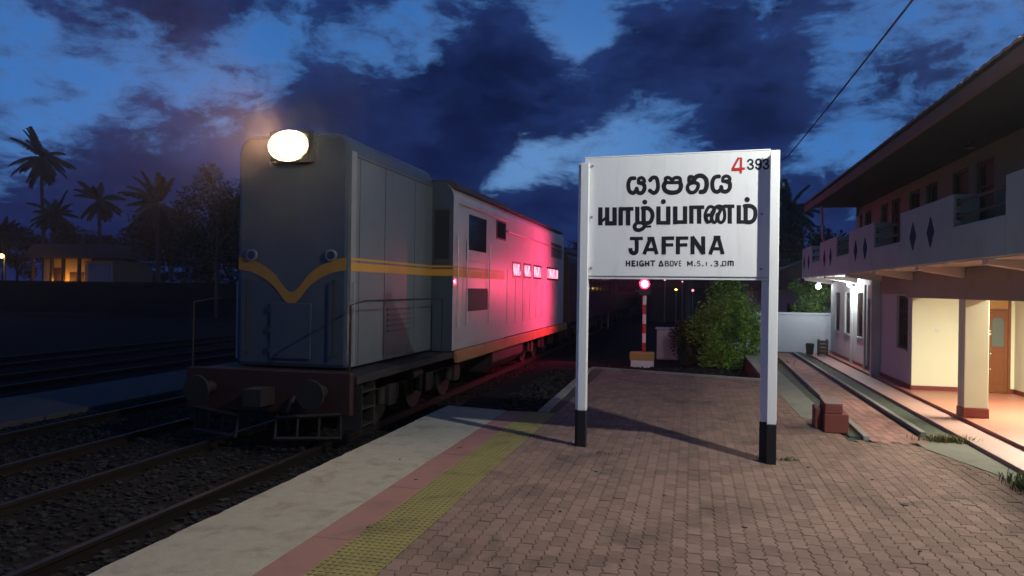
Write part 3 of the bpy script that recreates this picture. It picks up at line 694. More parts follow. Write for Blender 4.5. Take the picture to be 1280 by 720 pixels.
# roof
EX, EZ, RXr, RZ = 2.92, 4.30, 7.5, 6.75; y0r, y1r = 2.0, 21.85
b = MB(); nn = 240; L1 = Vector((RXr - EX, RZ - EZ)).length
for k in range(nn + 1):
    y = y0r + (y1r - y0r) * k / nn; h = .022 * abs(sin(pi * (y / .26)))
    b.v += [(EX - .06, y, EZ + .03 + h), (EX + 2, y, EZ + .03 + h + 2 * (RZ - EZ) / (RXr - EX)), (RXr, y, RZ + .05 + h), (EX - .06, y, EZ - .0 + h * .8)]
for k in range(nn):
    o = k * 4; b.f += [(o, o + 4, o + 5, o + 1), (o + 1, o + 5, o + 6, o + 2), (o + 3, o + 7, o + 4, o)]
bpart(b, 'roof', M['roof_tile'])
b = MB(); b.prism([(EX, EZ - .02), (UX - .02, EZ - .02 + .05), (UX - .02, EZ + .62), (RXr, RZ), (RXr, RZ - .0), (EX, EZ - .005)], y0r, y1r - .05, 'y')
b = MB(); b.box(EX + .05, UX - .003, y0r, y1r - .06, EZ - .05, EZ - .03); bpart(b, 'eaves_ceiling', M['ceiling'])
b = MB(); b.box(EX - .02, EX + .03, y0r, y1r - .02, EZ - .16, EZ - .005); bpart(b, 'fascia', mat('weathered fascia board', (.17, .09, .075), .8, .35, 3, .2, 30), bevel=.004)
b = MB(); b.prism([(EX + .03, EZ - .028), (UX, EZ - .028), (RXr, EZ - .028), (RXr, RZ), (RXr - .0, RZ)], y1r - .1, y1r - .05, 'y'); bpart(b, 'gable', M['ceiling'])
b = MB(); b.tube([(EX + .35, y1r - .4, EZ - .05), (EX + .42, y1r - .3, 3.36)], .035, 8); bpart(b, 'downpipe', M['zinc'])
b = MB(); b.tube([(3.9, 12.4, EZ - .05), (3.9, 12.4, EZ - .12)], .012, 6); b.tube([(3.9, 12.4, EZ - .12), (3.9, 12.4, EZ - .17)], [.03, .075], 10); bpart(b, 'eaves_lamp', M['zinc'])
# tube light on the verandah ceiling, bulkhead under the balcony
b = MB(); b.box(5.3, 5.36, 12.6, 13.8, 2.36, 2.40); t_ = bpart(b, 'tube_light', M['plastic'])
b = MB(); b.tube([(5.33, 12.62, 2.335), (5.33, 13.78, 2.335)], .018, 8); sub(b, 'tube', M['e_warm'], t_)
lamp('verandah_light', (5.25, 13.4, 2.30), 260, (1.0, .97, .80), (.08, 1.1), 'AREA')
lamp('verandah_light', (5.25, 10.0, 2.30), 80, (1.0, .97, .80), (.08, 1.1), 'AREA')
pl_ = at_x(1062, 356, FX - .16)
b = MB(); b.box(FX - .12, FX - .002, pl_.y - .05, pl_.y + .05, pl_.z - .04, pl_.z + .04); t_ = bpart(b, 'bulkhead_lamp', M['zinc'], bevel=.01)
b = MB(); b.ball((FX - .17, pl_.y, pl_.z), .055); sub(b, 'bulb', M['e_white'], t_)
lamp('bulkhead_light', (FX - .26, pl_.y - .02, pl_.z), 110, (.92, .97, 1.0), .05)
# children of parts use world coordinates too
for o in list(bpy.data.objects):
    if o.parent and o.parent.parent is bd: o.matrix_parent_inverse = Matrix.Identity(4)

# lamp on a bracket at the far end of the building
fl = at_y(1023, 358, 26.6)
t = thing('bracket_lamp', 'glaring white bulb on a bracket past the far corner of the station building', 'lamp', (fl.x, 25.75, fl.z))
b = MB(); b.tube([(.28, .01, .12), (.1, .5, .16), (0, .85, .12)], .015, 6); b.build('bracket', M['zinc'], t)
b = MB(); b.ball((0, .85, 0), .085); b.build('bulb', M['e_white'], t)
b = MB(); b.tube([(0, .85, .14), (0, .85, .08)], [.05, .09], 12); b.build('holder', M['zinc'], t)
lamp('bracket_light', (fl.x, 26.35, fl.z - .02), 46, (.9, .97, 1.0), .09)

# platform lamp standing beside the walkway (its light is what throws the board's shadow)
def lamp_post(base, head, label):
    t = thing('lamp_post', label, 'lamp post', base)
    h = Vector(head) - Vector(base)
    b = MB(); b.tube([(0, 0, -.02), (0, 0, h.z * .6), (0, 0, h.z + .1)], [.07, .055, .045], 12); b.build('pole', M['zinc'], t, smooth=True)
    b = MB(); b.tube([(0, 0, h.z + .05), (h.x * .5, h.y * .5, h.z + .2), (h.x, h.y, h.z + .12)], .025, 8); b.build('arm', M['zinc'], t)
    b = MB(); b.tube([(h.x, h.y, h.z + .16), (h.x, h.y, h.z + .04)], [.06, .16], 14); b.build('shade', M['zinc'], t)
    b = MB(); b.ball((h.x, h.y, h.z + .03), .06); b.build('bulb', M['e_white'], t)
lamp_post((3.5, 6.3, 0), YARD_LAMP, 'galvanised lamp post standing by the walkway edge')
lamp('yard_light', YARD_LAMP - Vector((0, 0, .06)), 1200, (1.0, 1.0, .93), .07)
lamp_post((-1.6, -4.4, 0), ADDED_BACK_LAMP, 'unseen galvanised lamp post added behind for warm foreground fill')
lamp('rear_fill_light', ADDED_BACK_LAMP - Vector((0, 0, .06)), 900, (1.0, .80, .55), .12, 'SPOT', rot=(R(14), 0, R(8)), spot=R(118), blend=.7)  # warm foreground fill from a lamp added out of view

# ------------------------------------------------------------------ bench by the path
t = thing('stepped_bench', 'small stepped maroon cement block seat beside the path drain', 'bench', (2.00, 12.0, 0), R(-3))
b = MB(); b.box(-.12, .20, -.32, .42, 0, .27); b.box(-.22, -.123, -.05, .42, 0, .30); b.build('seat_block', M['bench'], t, bevel=.012)
b = MB(); b.box(-.115, .12, -.317, .40, .272, .405); b.build('upper_block', M['bench'], t, bevel=.012)
b = MB(); b.box(-.12, .125, -.322, .405, .406, .422); b.build('worn_top', M['bench_top'], t, bevel=.006)

# ------------------------------------------------------------------ locomotive
LOCO_Y = 10.55
loco = thing('locomotive', 'slate blue and silver diesel locomotive with lit headlight pulling in at the platform', 'locomotive', (LOCX, LOCO_Y, RAIL))
TOP = 4.08 - RAIL; SILL = .98; CABX = 1.36; HX = .93
cf, cb, lb = 3.75, 8.05, 17.2                        # cab front, cab rear, body rear (from hood front)
def lpart(b_, name, m, **kw): return b_.build(name, m, loco, **kw)
def rprof(hw, z0, z1, r, n=5):
    pts = [(-hw, z0), (hw, z0)]
    for k in range(n + 1): a = pi / 2 * k / n; pts.append((hw - r + r * cos(a), z1 - r + r * sin(a)))
    for k in range(n + 1): a = pi / 2 + pi / 2 * k / n; pts.append((-hw + r + r * cos(a), z1 - r + r * sin(a)))
    return pts
b = MB(); b.prism(rprof(HX, SILL + .02, TOP + .20, .24), 0, cf - .02, 'y'); hood = lpart(b, 'nose_hood', M['loco_blue'], bevel=.07)
b = MB(); b.prism(rprof(CABX, SILL + .02, TOP - .02, .30), cf, cb, 'y'); cab = lpart(b, 'cab', M['loco_silver'], bevel=.02)
b = MB(); b.prism(rprof(CABX - .001, SILL + .02, TOP - .021, .30), cf - .012, cf - .001, 'y'); lpart(b, 'cab_front', M['loco_blue'])
b = MB(); b.prism(rprof(CABX - .04, SILL + .02, TOP - .06, .26), cb + .002, lb, 'y'); body = lpart(b, 'engine_hood', M['loco_silver'], bevel=.02)
b = MB(); b.prism(rprof(CABX + .05, TOP - .14, TOP + .03, .17), cf + .05, cb + .2, 'y'); b.prism(rprof(CABX - .05, TOP - .10, TOP - .02, .08), cb + .21, lb - .1, 'y'); lpart(b, 'roof', M['loco_roof'])
b = MB(); b.box(-.35, .35, 2.5, 3.4, TOP - .02, TOP + .12); b.tube([(.4, 2.2, TOP + .02), (.4, 2.2, TOP + .16)], .04, 8); b.tube([(.4, 2.0, TOP + .18), (.4, 2.5, TOP + .18)], [.09, .03], 10); lpart(b, 'horn', M['loco_roof'])
b = MB()
for k in range(3): b.tube([(0, 10 + k * 2.2, TOP - .05), (0, 10 + k * 2.2, TOP + .1)], .42, 16)
lpart(b, 'roof_fan', M['loco_roof'])
# hood front: doors, grab rails, headlight, number box, stripe in a V
b = MB(); b.box(-.34, .34, -.03, -.002, SILL + .15, SILL + 1.0); lpart(b, 'nose_door', M['loco_blue'], bevel=.012)
for s_ in (-1, 1):
    b = MB(); b.tube([(s_ * .72, -.06, SILL + .2), (s_ * .72, -.06, SILL + 1.35)], .013, 6); b.tube([(s_ * .72, .0, SILL + .22), (s_ * .72, -.06, SILL + .22)], .011, 5); b.tube([(s_ * .72, .0, SILL + 1.33), (s_ * .72, -.06, SILL + 1.33)], .011, 5); lpart(b, 'grab_rail', M['bogie'])
    b = MB(); b.tube([(s_ * .66, -.05, SILL + 1.72), (s_ * .66, -.001, SILL + 1.72)], .085, 16); ml = lpart(b, 'marker_light', M['zinc']); b = MB(); b.tube([(s_ * .66, -.056, SILL + 1.72), (s_ * .66, -.0505, SILL + 1.72)], .065, 16); b.build('lens', M['glass'], ml)
    b = MB()
    for k in range(5): b.box(s_ * (HX + .001), s_ * (HX + .016), 1.5, 2.6, SILL + .5 + k * .09, SILL + .54 + k * .09)
    lpart(b, 'nose_louvres', M['loco_blue'])
    b = MB(); b.box(s_ * (HX + .0005), s_ * (HX + .003), .24, cf - .04, SILL + .05, TOP - .10); lpart(b, 'lit_side_sheet', M['loco_side_lit'])  # lighter sheet stands in for lamplight on the hood side
    b = MB(); b.box(s_ * (HX + .0005), s_ * (HX + .004), .06, .237, SILL + .05, TOP - .06); lpart(b, 'corner_band', M['loco_band'])
    for y in (.35, 1.35, 2.75): b = MB(); b.box(s_ * (HX + .001), s_ * (HX + .007), y, y + .012, SILL + .06, TOP - .15); lpart(b, 'panel_seam', M['loco_roof'])
    b = MB(); b.box(s_ * (HX + .001), s_ * (HX + .012), .25, cf - .05, TOP - .14, TOP - .12); lpart(b, 'cantrail', M['loco_roof'])
b = MB()
for k in range(3): b.box(-.37, -.34, -.04, -.002, SILL + .25 + k * .3, SILL + .33 + k * .3)
lpart(b, 'door_hinge', M['loco_roof'])
hz = at_y(363, 183, LOCO_Y - .12).z - RAIL; hx = at_y(363, 183, LOCO_Y - .12).x - LOCX
b = MB(); b.box(hx - .36, hx + .36, -.14, .0, hz - .25, hz + .25); hl = lpart(b, 'headlight', M['loco_roof'], bevel=.05)
em = bpy.data.materials.new('headlamp reflector glow'); em.use_nodes = True; et = N(em.node_tree); et.n.clear()
ec = et.vec('MULTIPLY', et.new('ShaderNodeTexCoord').outputs['Object'], (1 / .31, 0, 1 / .205)); er = et.vec('LENGTH', ec)
ee = et.new('ShaderNodeEmission'); et.put(ee.inputs[0], et.ramp(er, [(0, (1, .74, .46)), (.75, (1, .70, .40)), (1, (1, .50, .18))])); et.put(ee.inputs[1], et.math('MULTIPLY_ADD', et.math('SUBTRACT', 1.0, et.smooth(er, .3, 1.0)), 420.0, 1.5))
et.l.new(ee.outputs[0], et.new('ShaderNodeOutputMaterial').inputs[0])
def oval(k, y0, y1, bb): bb.prism([(.31 * k * cos(2 * pi * q / 36), .205 * k * sin(2 * pi * q / 36)) for q in range(36)], y0, y1, 'y'); return bb
o = oval(1.0, -.006, 0, MB()).build('lens', em, hl); o.location = (hx, -.143, hz)
rb = MB()
for q in range(36):
    a0, a1 = 2 * pi * q / 36, 2 * pi * (q + 1) / 36
    rb.add([(.315 * cos(a0), -.0, .21 * sin(a0)), (.315 * cos(a1), -.0, .21 * sin(a1)), (.335 * cos(a1), -.04, .23 * sin(a1)), (.335 * cos(a0), -.04, .23 * sin(a0))], [(0, 1, 2, 3)])
o = rb.build('rim', M['zinc'], hl); o.location = (hx, -.141, hz)
lamp('headlight_beam', (LOCX + hx, LOCO_Y - .22, RAIL + hz), 6500, (1.0, .52, .30), .16, 'SPOT', rot=(R(90), 0, R(180)), spot=R(60), blend=1.0)
b = MB(); b.ball((hx, -.62, hz), .001) if False else None
zs = 2.33 - RAIL
b = MB()
for dz0, dz1 in ((-.11, .02), (.055, .09)):
    b.box(HX + .002, HX + .01, .06, cf - .014, zs + dz0, zs + dz1)
    b.box(CABX + .002, CABX + .009, cf, cb - .1, zs + dz0 - .02, zs + dz1)
    b.box(HX, CABX, cf - .022, cf - .013, zs + dz0, zs + dz1)
lpart(b, 'yellow_stripe', M['loco_yellow'])
b = MB(); b.box(-HX - .01, -HX - .002, .06, cf - .014, zs - .11, zs + .09); lpart(b, 'yellow_stripe', M['loco_yellow'])
b = MB(); cv = [(-HX + .04, .03), (-.62, -.03), (-.32, -.20), (0, -.50), (.32, -.20), (.62, -.03), (HX - .04, .03)]; cv = bez(cv, 6)
b.prism([(x, zs + q - .13) for x, q in cv] + [(x, zs + q + .06) for x, q in cv[::-1]], -.012, -.0015, 'y')
lpart(b, 'yellow_chevron', M['loco_chevron'])
# side windows and doors of the cab (both sides)
for s_ in (1, -1):
    X0, X1 = s_ * (CABX + .002), s_ * (CABX + .014)
    Yl = lambda u: at_x(u, 300, LOCX + CABX).y - LOCO_Y
    zof = lambda u, v: at_x(u, v, LOCX + CABX).z - RAIL
    b = MB(); b.box(X0, X1, Yl(583), Yl(609), 2.55 - RAIL, 3.62 - RAIL); wv = lpart(b, 'cab_door', M['loco_silver'], bevel=.01)
    b = MB(); b.box(X1 + s_ * .002, X1 + s_ * .006, Yl(585), Yl(607), 2.78 - RAIL, 3.52 - RAIL); b.build('door_glass', M['glass'], wv)
    b = MB(); b.box(X0, X1, Yl(620), Yl(632), 3.16 - RAIL, 3.62 - RAIL); wv = lpart(b, 'cab_window', M['iron'], bevel=.01)
    b = MB(); b.box(X1 + s_ * .002, X1 + s_ * .006, Yl(621), Yl(631), 3.2 - RAIL, 3.58 - RAIL); b.build('pane', M['glass'], wv)
    b = MB()
    for k in range(6): b.box(X0, X1 + s_ * .01, Yl(584), Yl(610), 1.52 - RAIL + k * .07, 1.56 - RAIL + k * .07)
    b.box(X0, X0 + s_ * .004, Yl(584), Yl(610), 1.5 - RAIL, 1.98 - RAIL); lpart(b, 'louvre_panel', M['loco_roof'])
    # engine hood: doors, louvres, handrails
    b = MB(); Xh = s_ * (CABX - .04)
    for k in range(9): y = cb + .35 + k * .93; b.box(Xh, Xh + s_ * .012, y, y + .8, SILL + .35, SILL + 1.75)
    lpart(b, 'engine_door', M['loco_silver'], bevel=.008)
    b = MB()
    for k in range(10): b.box(Xh + s_ * .001, Xh + s_ * .025, lb - 2.6, lb - .6, 3.05 - RAIL + k * .05, 3.075 - RAIL + k * .05)
    lpart(b, 'radiator_louvres', M['iron'])
    b = MB()
    b.tube([(Xh + s_ * .07, cb + .1, 3.42 - RAIL), (Xh + s_ * .07, lb - .2, 3.36 - RAIL)], .018, 6)
    b.tube([(s_ * (CABX + .03), cf + .3, 3.66 - RAIL), (s_ * (CABX + .03), cb, 3.66 - RAIL)], .014, 6)
    for k in range(8): y = cb + .2 + k * 1.25; b.tube([(Xh, y, 3.42 - RAIL - k * .007), (Xh + s_ * .07, y, 3.42 - RAIL - k * .007)], .010, 5)
    lpart(b, 'handrail', M['zinc'])
    b = MB()
    for y in (cf + .18, Yl(582), Yl(610)): b.tube([(s_ * (CABX + .05), y, 1.2 - RAIL), (s_ * (CABX + .05), y, 3.0 - RAIL)], .014, 6)
    b.tube([(s_ * (HX + .05), .1, 1.1), (s_ * (HX + .05), .1, 2.3)], .014, 6)
    lpart(b, 'grab_rail', M['zinc'])
    b = MB(); b.box(s_ * (CABX - .02), s_ * (CABX + .06), cf + .2, lb + .3, SILL - .22, SILL + .018); lpart(b, 'sill_beam', M['loco_orange'] if s_ > 0 else M['bogie'], bevel=.01)
    for (u0, u1) in ((641, 650), (655, 663), (667, 676), (684, 697)) if s_ > 0 else ():  # pink highlights added as glowing plates in frames; no windows stand here
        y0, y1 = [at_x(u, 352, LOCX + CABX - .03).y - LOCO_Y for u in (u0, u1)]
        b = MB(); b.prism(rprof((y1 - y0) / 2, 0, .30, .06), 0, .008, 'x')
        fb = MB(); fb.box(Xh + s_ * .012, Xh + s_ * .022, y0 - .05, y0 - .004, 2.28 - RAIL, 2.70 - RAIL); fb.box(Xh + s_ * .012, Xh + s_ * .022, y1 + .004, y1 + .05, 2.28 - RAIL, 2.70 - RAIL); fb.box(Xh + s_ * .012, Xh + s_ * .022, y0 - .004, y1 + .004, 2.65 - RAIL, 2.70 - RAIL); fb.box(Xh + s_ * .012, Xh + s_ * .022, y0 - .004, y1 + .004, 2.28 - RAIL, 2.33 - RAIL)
        wf = lpart(fb, 'highlight_frame', M['iron'])
        o = b.build('painted_highlight', M['highlight_glow'], wf); o.location = (Xh + s_ * .013, (y0 + y1) / 2, 2.34 - RAIL)
b = MB()
b.box(.98, 1.30, cf - .03, cf - .013, 2.45 - RAIL, 3.55 - RAIL); cw = lpart(b, 'cab_windscreen', M['loco_roof'], bevel=.01)
b = MB(); b.box(1.0, 1.28, cf - .036, cf - .031, 2.55 - RAIL, 3.5 - RAIL); b.build('pane', M['glass'], cw)
b = MB(); b.box(-1.30, -.98, cf - .03, cf - .013, 2.45 - RAIL, 3.55 - RAIL); cw = lpart(b, 'cab_windscreen', M['loco_roof'], bevel=.01)
b = MB(); b.box(-1.28, -1.0, cf - .036, cf - .031, 2.55 - RAIL, 3.5 - RAIL); b.build('pane', M['glass'], cw)
# frame, walkway, buffer beam
b = MB(); b.box(-1.34, 1.34, -.55, lb + .4, SILL - .12, SILL); lpart(b, 'running_board', M['bogie'], bevel=.01)
b = MB(); b.box(-1.30, 1.30, -.68, -.555, SILL - .55, SILL + .05); lpart(b, 'buffer_beam', M['buffer_red'], bevel=.015)
for s_ in (-1, 1):
    b = MB(); b.tube([(s_ * .88, -.68, SILL - .22), (s_ * .88, -1.0, SILL - .22)], .09, 12); b.tube([(s_ * .88, -1.0, SILL - .22), (s_ * .88, -1.05, SILL - .22)], .2, 18); lpart(b, 'buffer', M['bogie'])
    b = MB(); b.tube([(s_ * 1.15, -.66, .12), (s_ * .3, -.95, .12)], .03, 6); b.tube([(s_ * 1.15, -.66, .45), (s_ * .3, -.9, .4)], .03, 6)
    for k in range(4): f0 = k / 3; b.tube([(s_ * (1.15 - .85 * f0), -.66 - .29 * f0, .10), (s_ * (1.15 - .85 * f0), -.66 - .22 * f0, .45)], .02, 6)
    lpart(b, 'cowcatcher', M['bogie'])
    b = MB()
    for k in range(3): b.box(s_ * 1.0, s_ * 1.38, -.45, -.05, .25 + k * .24, .275 + k * .24)
    b.box(s_ * 1.0, s_ * 1.38, -.47, -.452, .2, SILL - .13); b.box(s_ * 1.0, s_ * 1.38, -.05, -.032, .2, SILL - .13); lpart(b, 'footstep', M['bogie'])
    b = MB(); b.tube([(s_ * 1.25, -.6, SILL + .05), (s_ * 1.25, -.6, SILL + 1.0), (s_ * 1.25, -.1, SILL + 1.05), (s_ * 1.25, cf - .3, SILL + 1.05), (s_ * 1.25, cf - .3, SILL)], .014, 6); lpart(b, 'handrail', M['bogie'])
b = MB(); b.box(-.14, .14, -1.05, -.68, SILL - .42, SILL - .18); lpart(b, 'coupler', M['bogie']); b = MB(); b.tube([(.45, -.7, SILL - .3), (.45, -.85, SILL - .5), (.42, -.8, SILL - .75)], .03, 6); lpart(b, 'brake_hose', M['bogie'])
b = MB(); b.prism([(-1.28, .45), (-1.0, .22), (1.0, .22), (1.28, .45), (1.28, SILL - .24), (-1.28, SILL - .24)], 7.2, 10.6, 'y'); lpart(b, 'fuel_tank', M['bogie'], bevel=.03)
def wheel(parent, x, y, r=.48):
    s_ = 1 if x > 0 else -1
    b = MB(); b.tube([(x - .065, y, r), (x + .065, y, r)], r, 28); wv = b.build('wheel', M['bogie'], parent)
    b = MB(); b.tube([(x + s_ * .066, y, r), (x + s_ * .09, y, r)], r * .45, 18); b.build('hub', M['rust'], wv)
def bogie(parent, yc, spread, n, r=.48):
    b = MB()
    for s_ in (-1, 1):
        b.box(s_ * 1.0, s_ * 1.1, yc - spread - .6, yc + spread + .6, .62, .80)
        for k in range(n):
            y = yc - spread + 2 * spread * k / (n - 1)
            b.box(s_ * 1.0, s_ * 1.16, y - .16, y + .16, .32, .66)
            for dy in (-.3, .3): b.tube([(s_ * 1.06, y + dy, .36), (s_ * 1.06, y + dy, .62)], .07, 10)
        b.tube([(s_ * 1.12, yc - .9, .7), (s_ * 1.12, yc - .4, .7)], .08, 10)
    b.box(-1.0, 1.0, yc - .3, yc + .3, .5, .82)
    bo = b.build('bogie', M['bogie'], parent, bevel=.01)
    for k in range(n):
        y = yc - spread + 2 * spread * k / (n - 1)
        for x in (-.80, .80): wheel(bo, x, y, r)
bogie(loco, 3.0, 1.75, 3); bogie(loco, 14.2, 1.75, 3)
lpart(MB().box(-1.1, 1.1, -.4, lb + .3, SILL - .34, SILL - .125), 'underframe', M['bogie'])

# coaches behind
def coach(y0, label):
    t = thing('railway_coach', label, 'coach', (LOCX, y0, RAIL), 0, 'coaches behind the locomotive')
    Lc = 17.0
    b = MB(); b.prism(rprof(1.40, .95, 3.75, .5), 0, Lc, 'y'); b.build('body', M['coach'], t, bevel=.02)
    b = MB(); b.prism(rprof(1.3, 3.6, 3.86, .25), .02, Lc - .02, 'y'); b.build('roof', M['loco_roof'], t)
    for s_ in (-1, 1):
        for k in range(9):
            y = 1.9 + k * 1.55
            b = MB(); b.box(s_ * 1.402, s_ * 1.412, y, y + 1.0, 2.05, 2.95); wv = b.build('window', M['iron'], t)
            b = MB(); b.box(s_ * 1.4135, s_ * 1.418, y + .05, y + .95, 2.1, 2.9); b.build('pane', M['glass'], wv)
        for y in (.4, Lc - 1.2): b = MB(); b.box(s_ * 1.402, s_ * 1.415, y, y + .8, 1.0, 3.0); b.build('door', M['coach'], t, bevel=.01)
    bogie(t, 2.8, 1.1, 2, .44); bogie(t, Lc - 2.8, 1.1, 2, .44)
    b = MB(); b.box(-1.2, 1.2, 6, 11, .45, .95); b.build('underframe', M['bogie'], t)
coach(LOCO_Y + lb + .75, 'dark brown coach coupled straight behind the locomotive')
coach(LOCO_Y + lb + 18.5, 'dark brown coach farthest from the locomotive at the rear of the train')

# ------------------------------------------------------------------ signal
sp = at(803, 457, -.36)
sg = thing('railway_signal', 'low red railway signal on a red and white banded post past the platform end', 'signal', (sp.x, sp.y, -.40))
kz = 1.0
b = MB(); b.box(-.34, .34, -.3, .3, 0, .22); b.build('lower_base', M['white_wall'], sg, bevel=.02)
b = MB(); b.box(-.38, .36, -.3, .3, .223, .46); b.build('upper_base', M['ochre'], sg, bevel=.02)
lz = at_y(806, 355, sp.y).z + .40; lx = at_y(806, 355, sp.y).x - sp.x
nb = 6; z0 = .46; zt_ = lz - .35
for k in range(nb):
    za, zb_ = z0 + (zt_ - z0) * k / nb, z0 + (zt_ - z0) * (k + 1) / nb
    b = MB(); b.tube([(lx, 0, za), (lx, 0, zb_ - .001)], .058, 14); b.build('post_band', M['pole_red'] if k % 2 == 0 else M['pole_white'], sg, smooth=False)
b = MB(); b.box(lx - .18, lx + .18, -.09, .13, lz - .36, lz + .30); hd = b.build('signal_head', M['black'], sg, bevel=.03)
b = MB(); b.tube([(lx, -.105, lz), (lx, -.092, lz)], .15, 20); b.build('lens', M['e_red'], hd)
b = MB(); b.tube([(lx, -.118, lz), (lx, -.107, lz)], .095, 20); b.build('lens_centre', M['e_redc'], hd)
b = MB()
for k in range(9):
    a = pi * k / 8; a1 = pi * (k + 1) / 8
    if k < 8: b.add([(lx + .165 * cos(a), -.09, lz + .165 * sin(a)), (lx + .165 * cos(a1), -.09, lz + .165 * sin(a1)), (lx + .165 * cos(a1), -.22, lz + .165 * sin(a1)), (lx + .165 * cos(a), -.22, lz + .165 * sin(a))], [(0, 1, 2, 3)])
b.build('hood', M['black'], hd)
aim = Vector((LOCX + 1.36, 23.0, 2.2)) - Vector((sp.x + lx - .02, sp.y - .26, lz - .40))
lamp('signal_light', (sp.x + lx - .02, sp.y - .26, lz - .40), 2000, (1.0, .05, .15), .07, 'SPOT', rot=aim.to_track_quat('-Z', 'Y').to_euler(), spot=R(118), blend=.9)
print('signal', sp, lz)

# small cabinet beside the signal
cpt = at(829, 452, -.4)
t = thing('relay_cabinet', 'pale grey trackside cabinet standing just right of the signal', 'cabinet', (cpt.x + .1, cpt.y + 1.0, -.4))
b = MB(); b.box(-.36, .36, -.25, .25, 0, 1.05); b.build('body', mat('cabinet grey', (.30, .27, .30), .6, .15, 3, .05, 30), t, bevel=.02)
b = MB(); b.box(-.33, .33, -.262, -.252, .06, 1.0); dr_ = b.build('door', M['zinc'], t)
b = MB(); b.box(.24, .27, -.28, -.263, .5, .62); b.build('handle', M['iron'], dr_)
b = MB(); b.prism([(-.42, 1.05), (.42, 1.05), (.40, 1.10), (-.40, 1.10)], -.3, .3, 'y'); b.build('lid', M['zinc'], t)

# ------------------------------------------------------------------ boundary wall and what stands beyond
wy = 27.6
t = thing('boundary_wall', 'whitewashed boundary wall closing the end of the brick path', 'wall', (0, wy, -.4))
b = MB(); b.box(1.3, 6.5, 0, .2, 0, 1.62); b.build('wall_panel', M['white_wall'], t)
b = MB(); b.box(1.28, 6.5, -.03, .23, 1.623, 1.70); b.build('coping', M['white_wall'], t, bevel=.015)
b = MB()
b.box(1.3, 1.6, -.06, -.002, 0, 1.62)
b.build('pier', M['white_wall'], t)
t = thing('outhouse', 'dull pink plastered house behind the white boundary wall', 'house', (4.4, 35, -.5))
b = MB(); b.box(-2.2, 4.5, 0, 5, 0, 2.6); b.build('wall', M['pink_wall'], t)
b = MB(); b.prism([(-2.7, 2.6), (5, 2.6), (1.1, 4.2)], -.5, 5.5, 'y'); b.build('roof', M['roof_tile'], t)
b = MB(); b.box(-.4, .4, -.02, -.002, 1.0, 2.0); b.build('window', M['glass'], t)
def block(x0, x1, y, y2, z1, name='dark_shed', label='', cat='shed', m=None, roof=True):
    t = thing(name, label, cat, ((x0 + x1) / 2, y, -.5)); wd = (x1 - x0) / 2
    b = MB(); b.box(-wd, wd, 0, y2 - y, 0, z1 + .5); b.build('wall', m or M['house_blue'], t)
    b = MB(); b.prism([(-wd - .4, z1 + .5), (wd + .4, z1 + .5), (0, z1 + .5 + wd * .45)], -.4, y2 - y + .4, 'y'); b.build('roof', M['roof_tile'], t)
    return t
# far sheds with a few lit lamps seen under the name board
block(-3.5, 3.5, 62, 75, 2.2, 'goods_shed', 'low dark goods shed far down the line under the name board', 'shed', M['coach'])
for i, (u, v, yy, m_, r_, lab) in enumerate([(752, 383, 45, M['e_orange'], .07, 'warm lamp low beside the track, left one of the pair seen under the board'), (760, 383, 45.5, M['e_orange'], .075, 'warm lamp low beside the track, right one of the pair seen under the board'),
                                 (866, 363, 60, M['e_pink'], .10, 'small white far lamp right of the red signal'), (845, 362, 61, M['e_orange'], .06, 'small orange far lamp close right of the red signal'), (831, 350, 61.2, M['e_pink'], .07, 'dim pink far lamp on the goods shed front'), (853, 352, 61.4, M['e_pink'], .06, 'faint pink far lamp highest on the goods shed front')]):
    p = at_y(u, v, yy); t = thing('yard_lamp', lab, 'lamp', (p.x, p.y, -.5), 0, 'lamps far down the line')
    b = MB(); b.tube([(0, .15, 0), (0, .15, p.z + .5)], .04, 6); b.tube([(0, .15, p.z + .5), (0, -.02, p.z + .5)], .03, 6); b.build('pole', M['zinc'], t)
    b = MB(); b.ball((0, -.05, p.z + .5), (r_ * (1.6 if i == 3 else 1), r_, r_)); b.build('bulb', m_, t)
# utility poles and the overhead cable
def pole(u, yy, h, label, r=.12):
    p = at_y(u, 380, yy); t = thing('utility_pole', label, 'pole', (p.x, yy, -.5), 0, 'utility poles')
    b = MB(); b.tube([(0, 0, -.05), (0, 0, h)], [r * 1.3, r], 10); b.build('pole', M['sleeper'], t)
    b = MB(); b.box(-.7, .7, -.05, .05, h - .5, h - .4); b.build('crossarm', M['rust'], t)
    b = MB()
    for x in (-.6, 0, .6): b.tube([(x, 0, h - .4), (x, 0, h - .25)], [.05, .03], 8)
    b.build('insulator', M['plastic'], t)
    return Vector((p.x, yy, h - .5))
pole(860, 34, 6.0, 'grey concrete utility pole seen under the board left of the bush')
pe = pole(958, 33, 7.2, 'grey concrete utility pole hidden behind the right post of the board')
A = at_y(985, 195, 30); Bp = at_y(1137, -4, 11.5); C2 = Bp + (Bp - A) * .7
pts = []
for k in range(25):
    f0 = k / 24; p = A.lerp(C2, f0); p.z -= .10 * 4 * f0 * (1 - f0); pts.append(p)
pts = [Vector((pe.x, pe.y, A.z + (A.z - pts[1].z) * .7))] + pts
b = MB(); b.tube(pts, .018, 6); o = b.build('overhead_cable', M['iron']); tag(o, 'thin black cable slanting across the sky above the name board', 'cable')

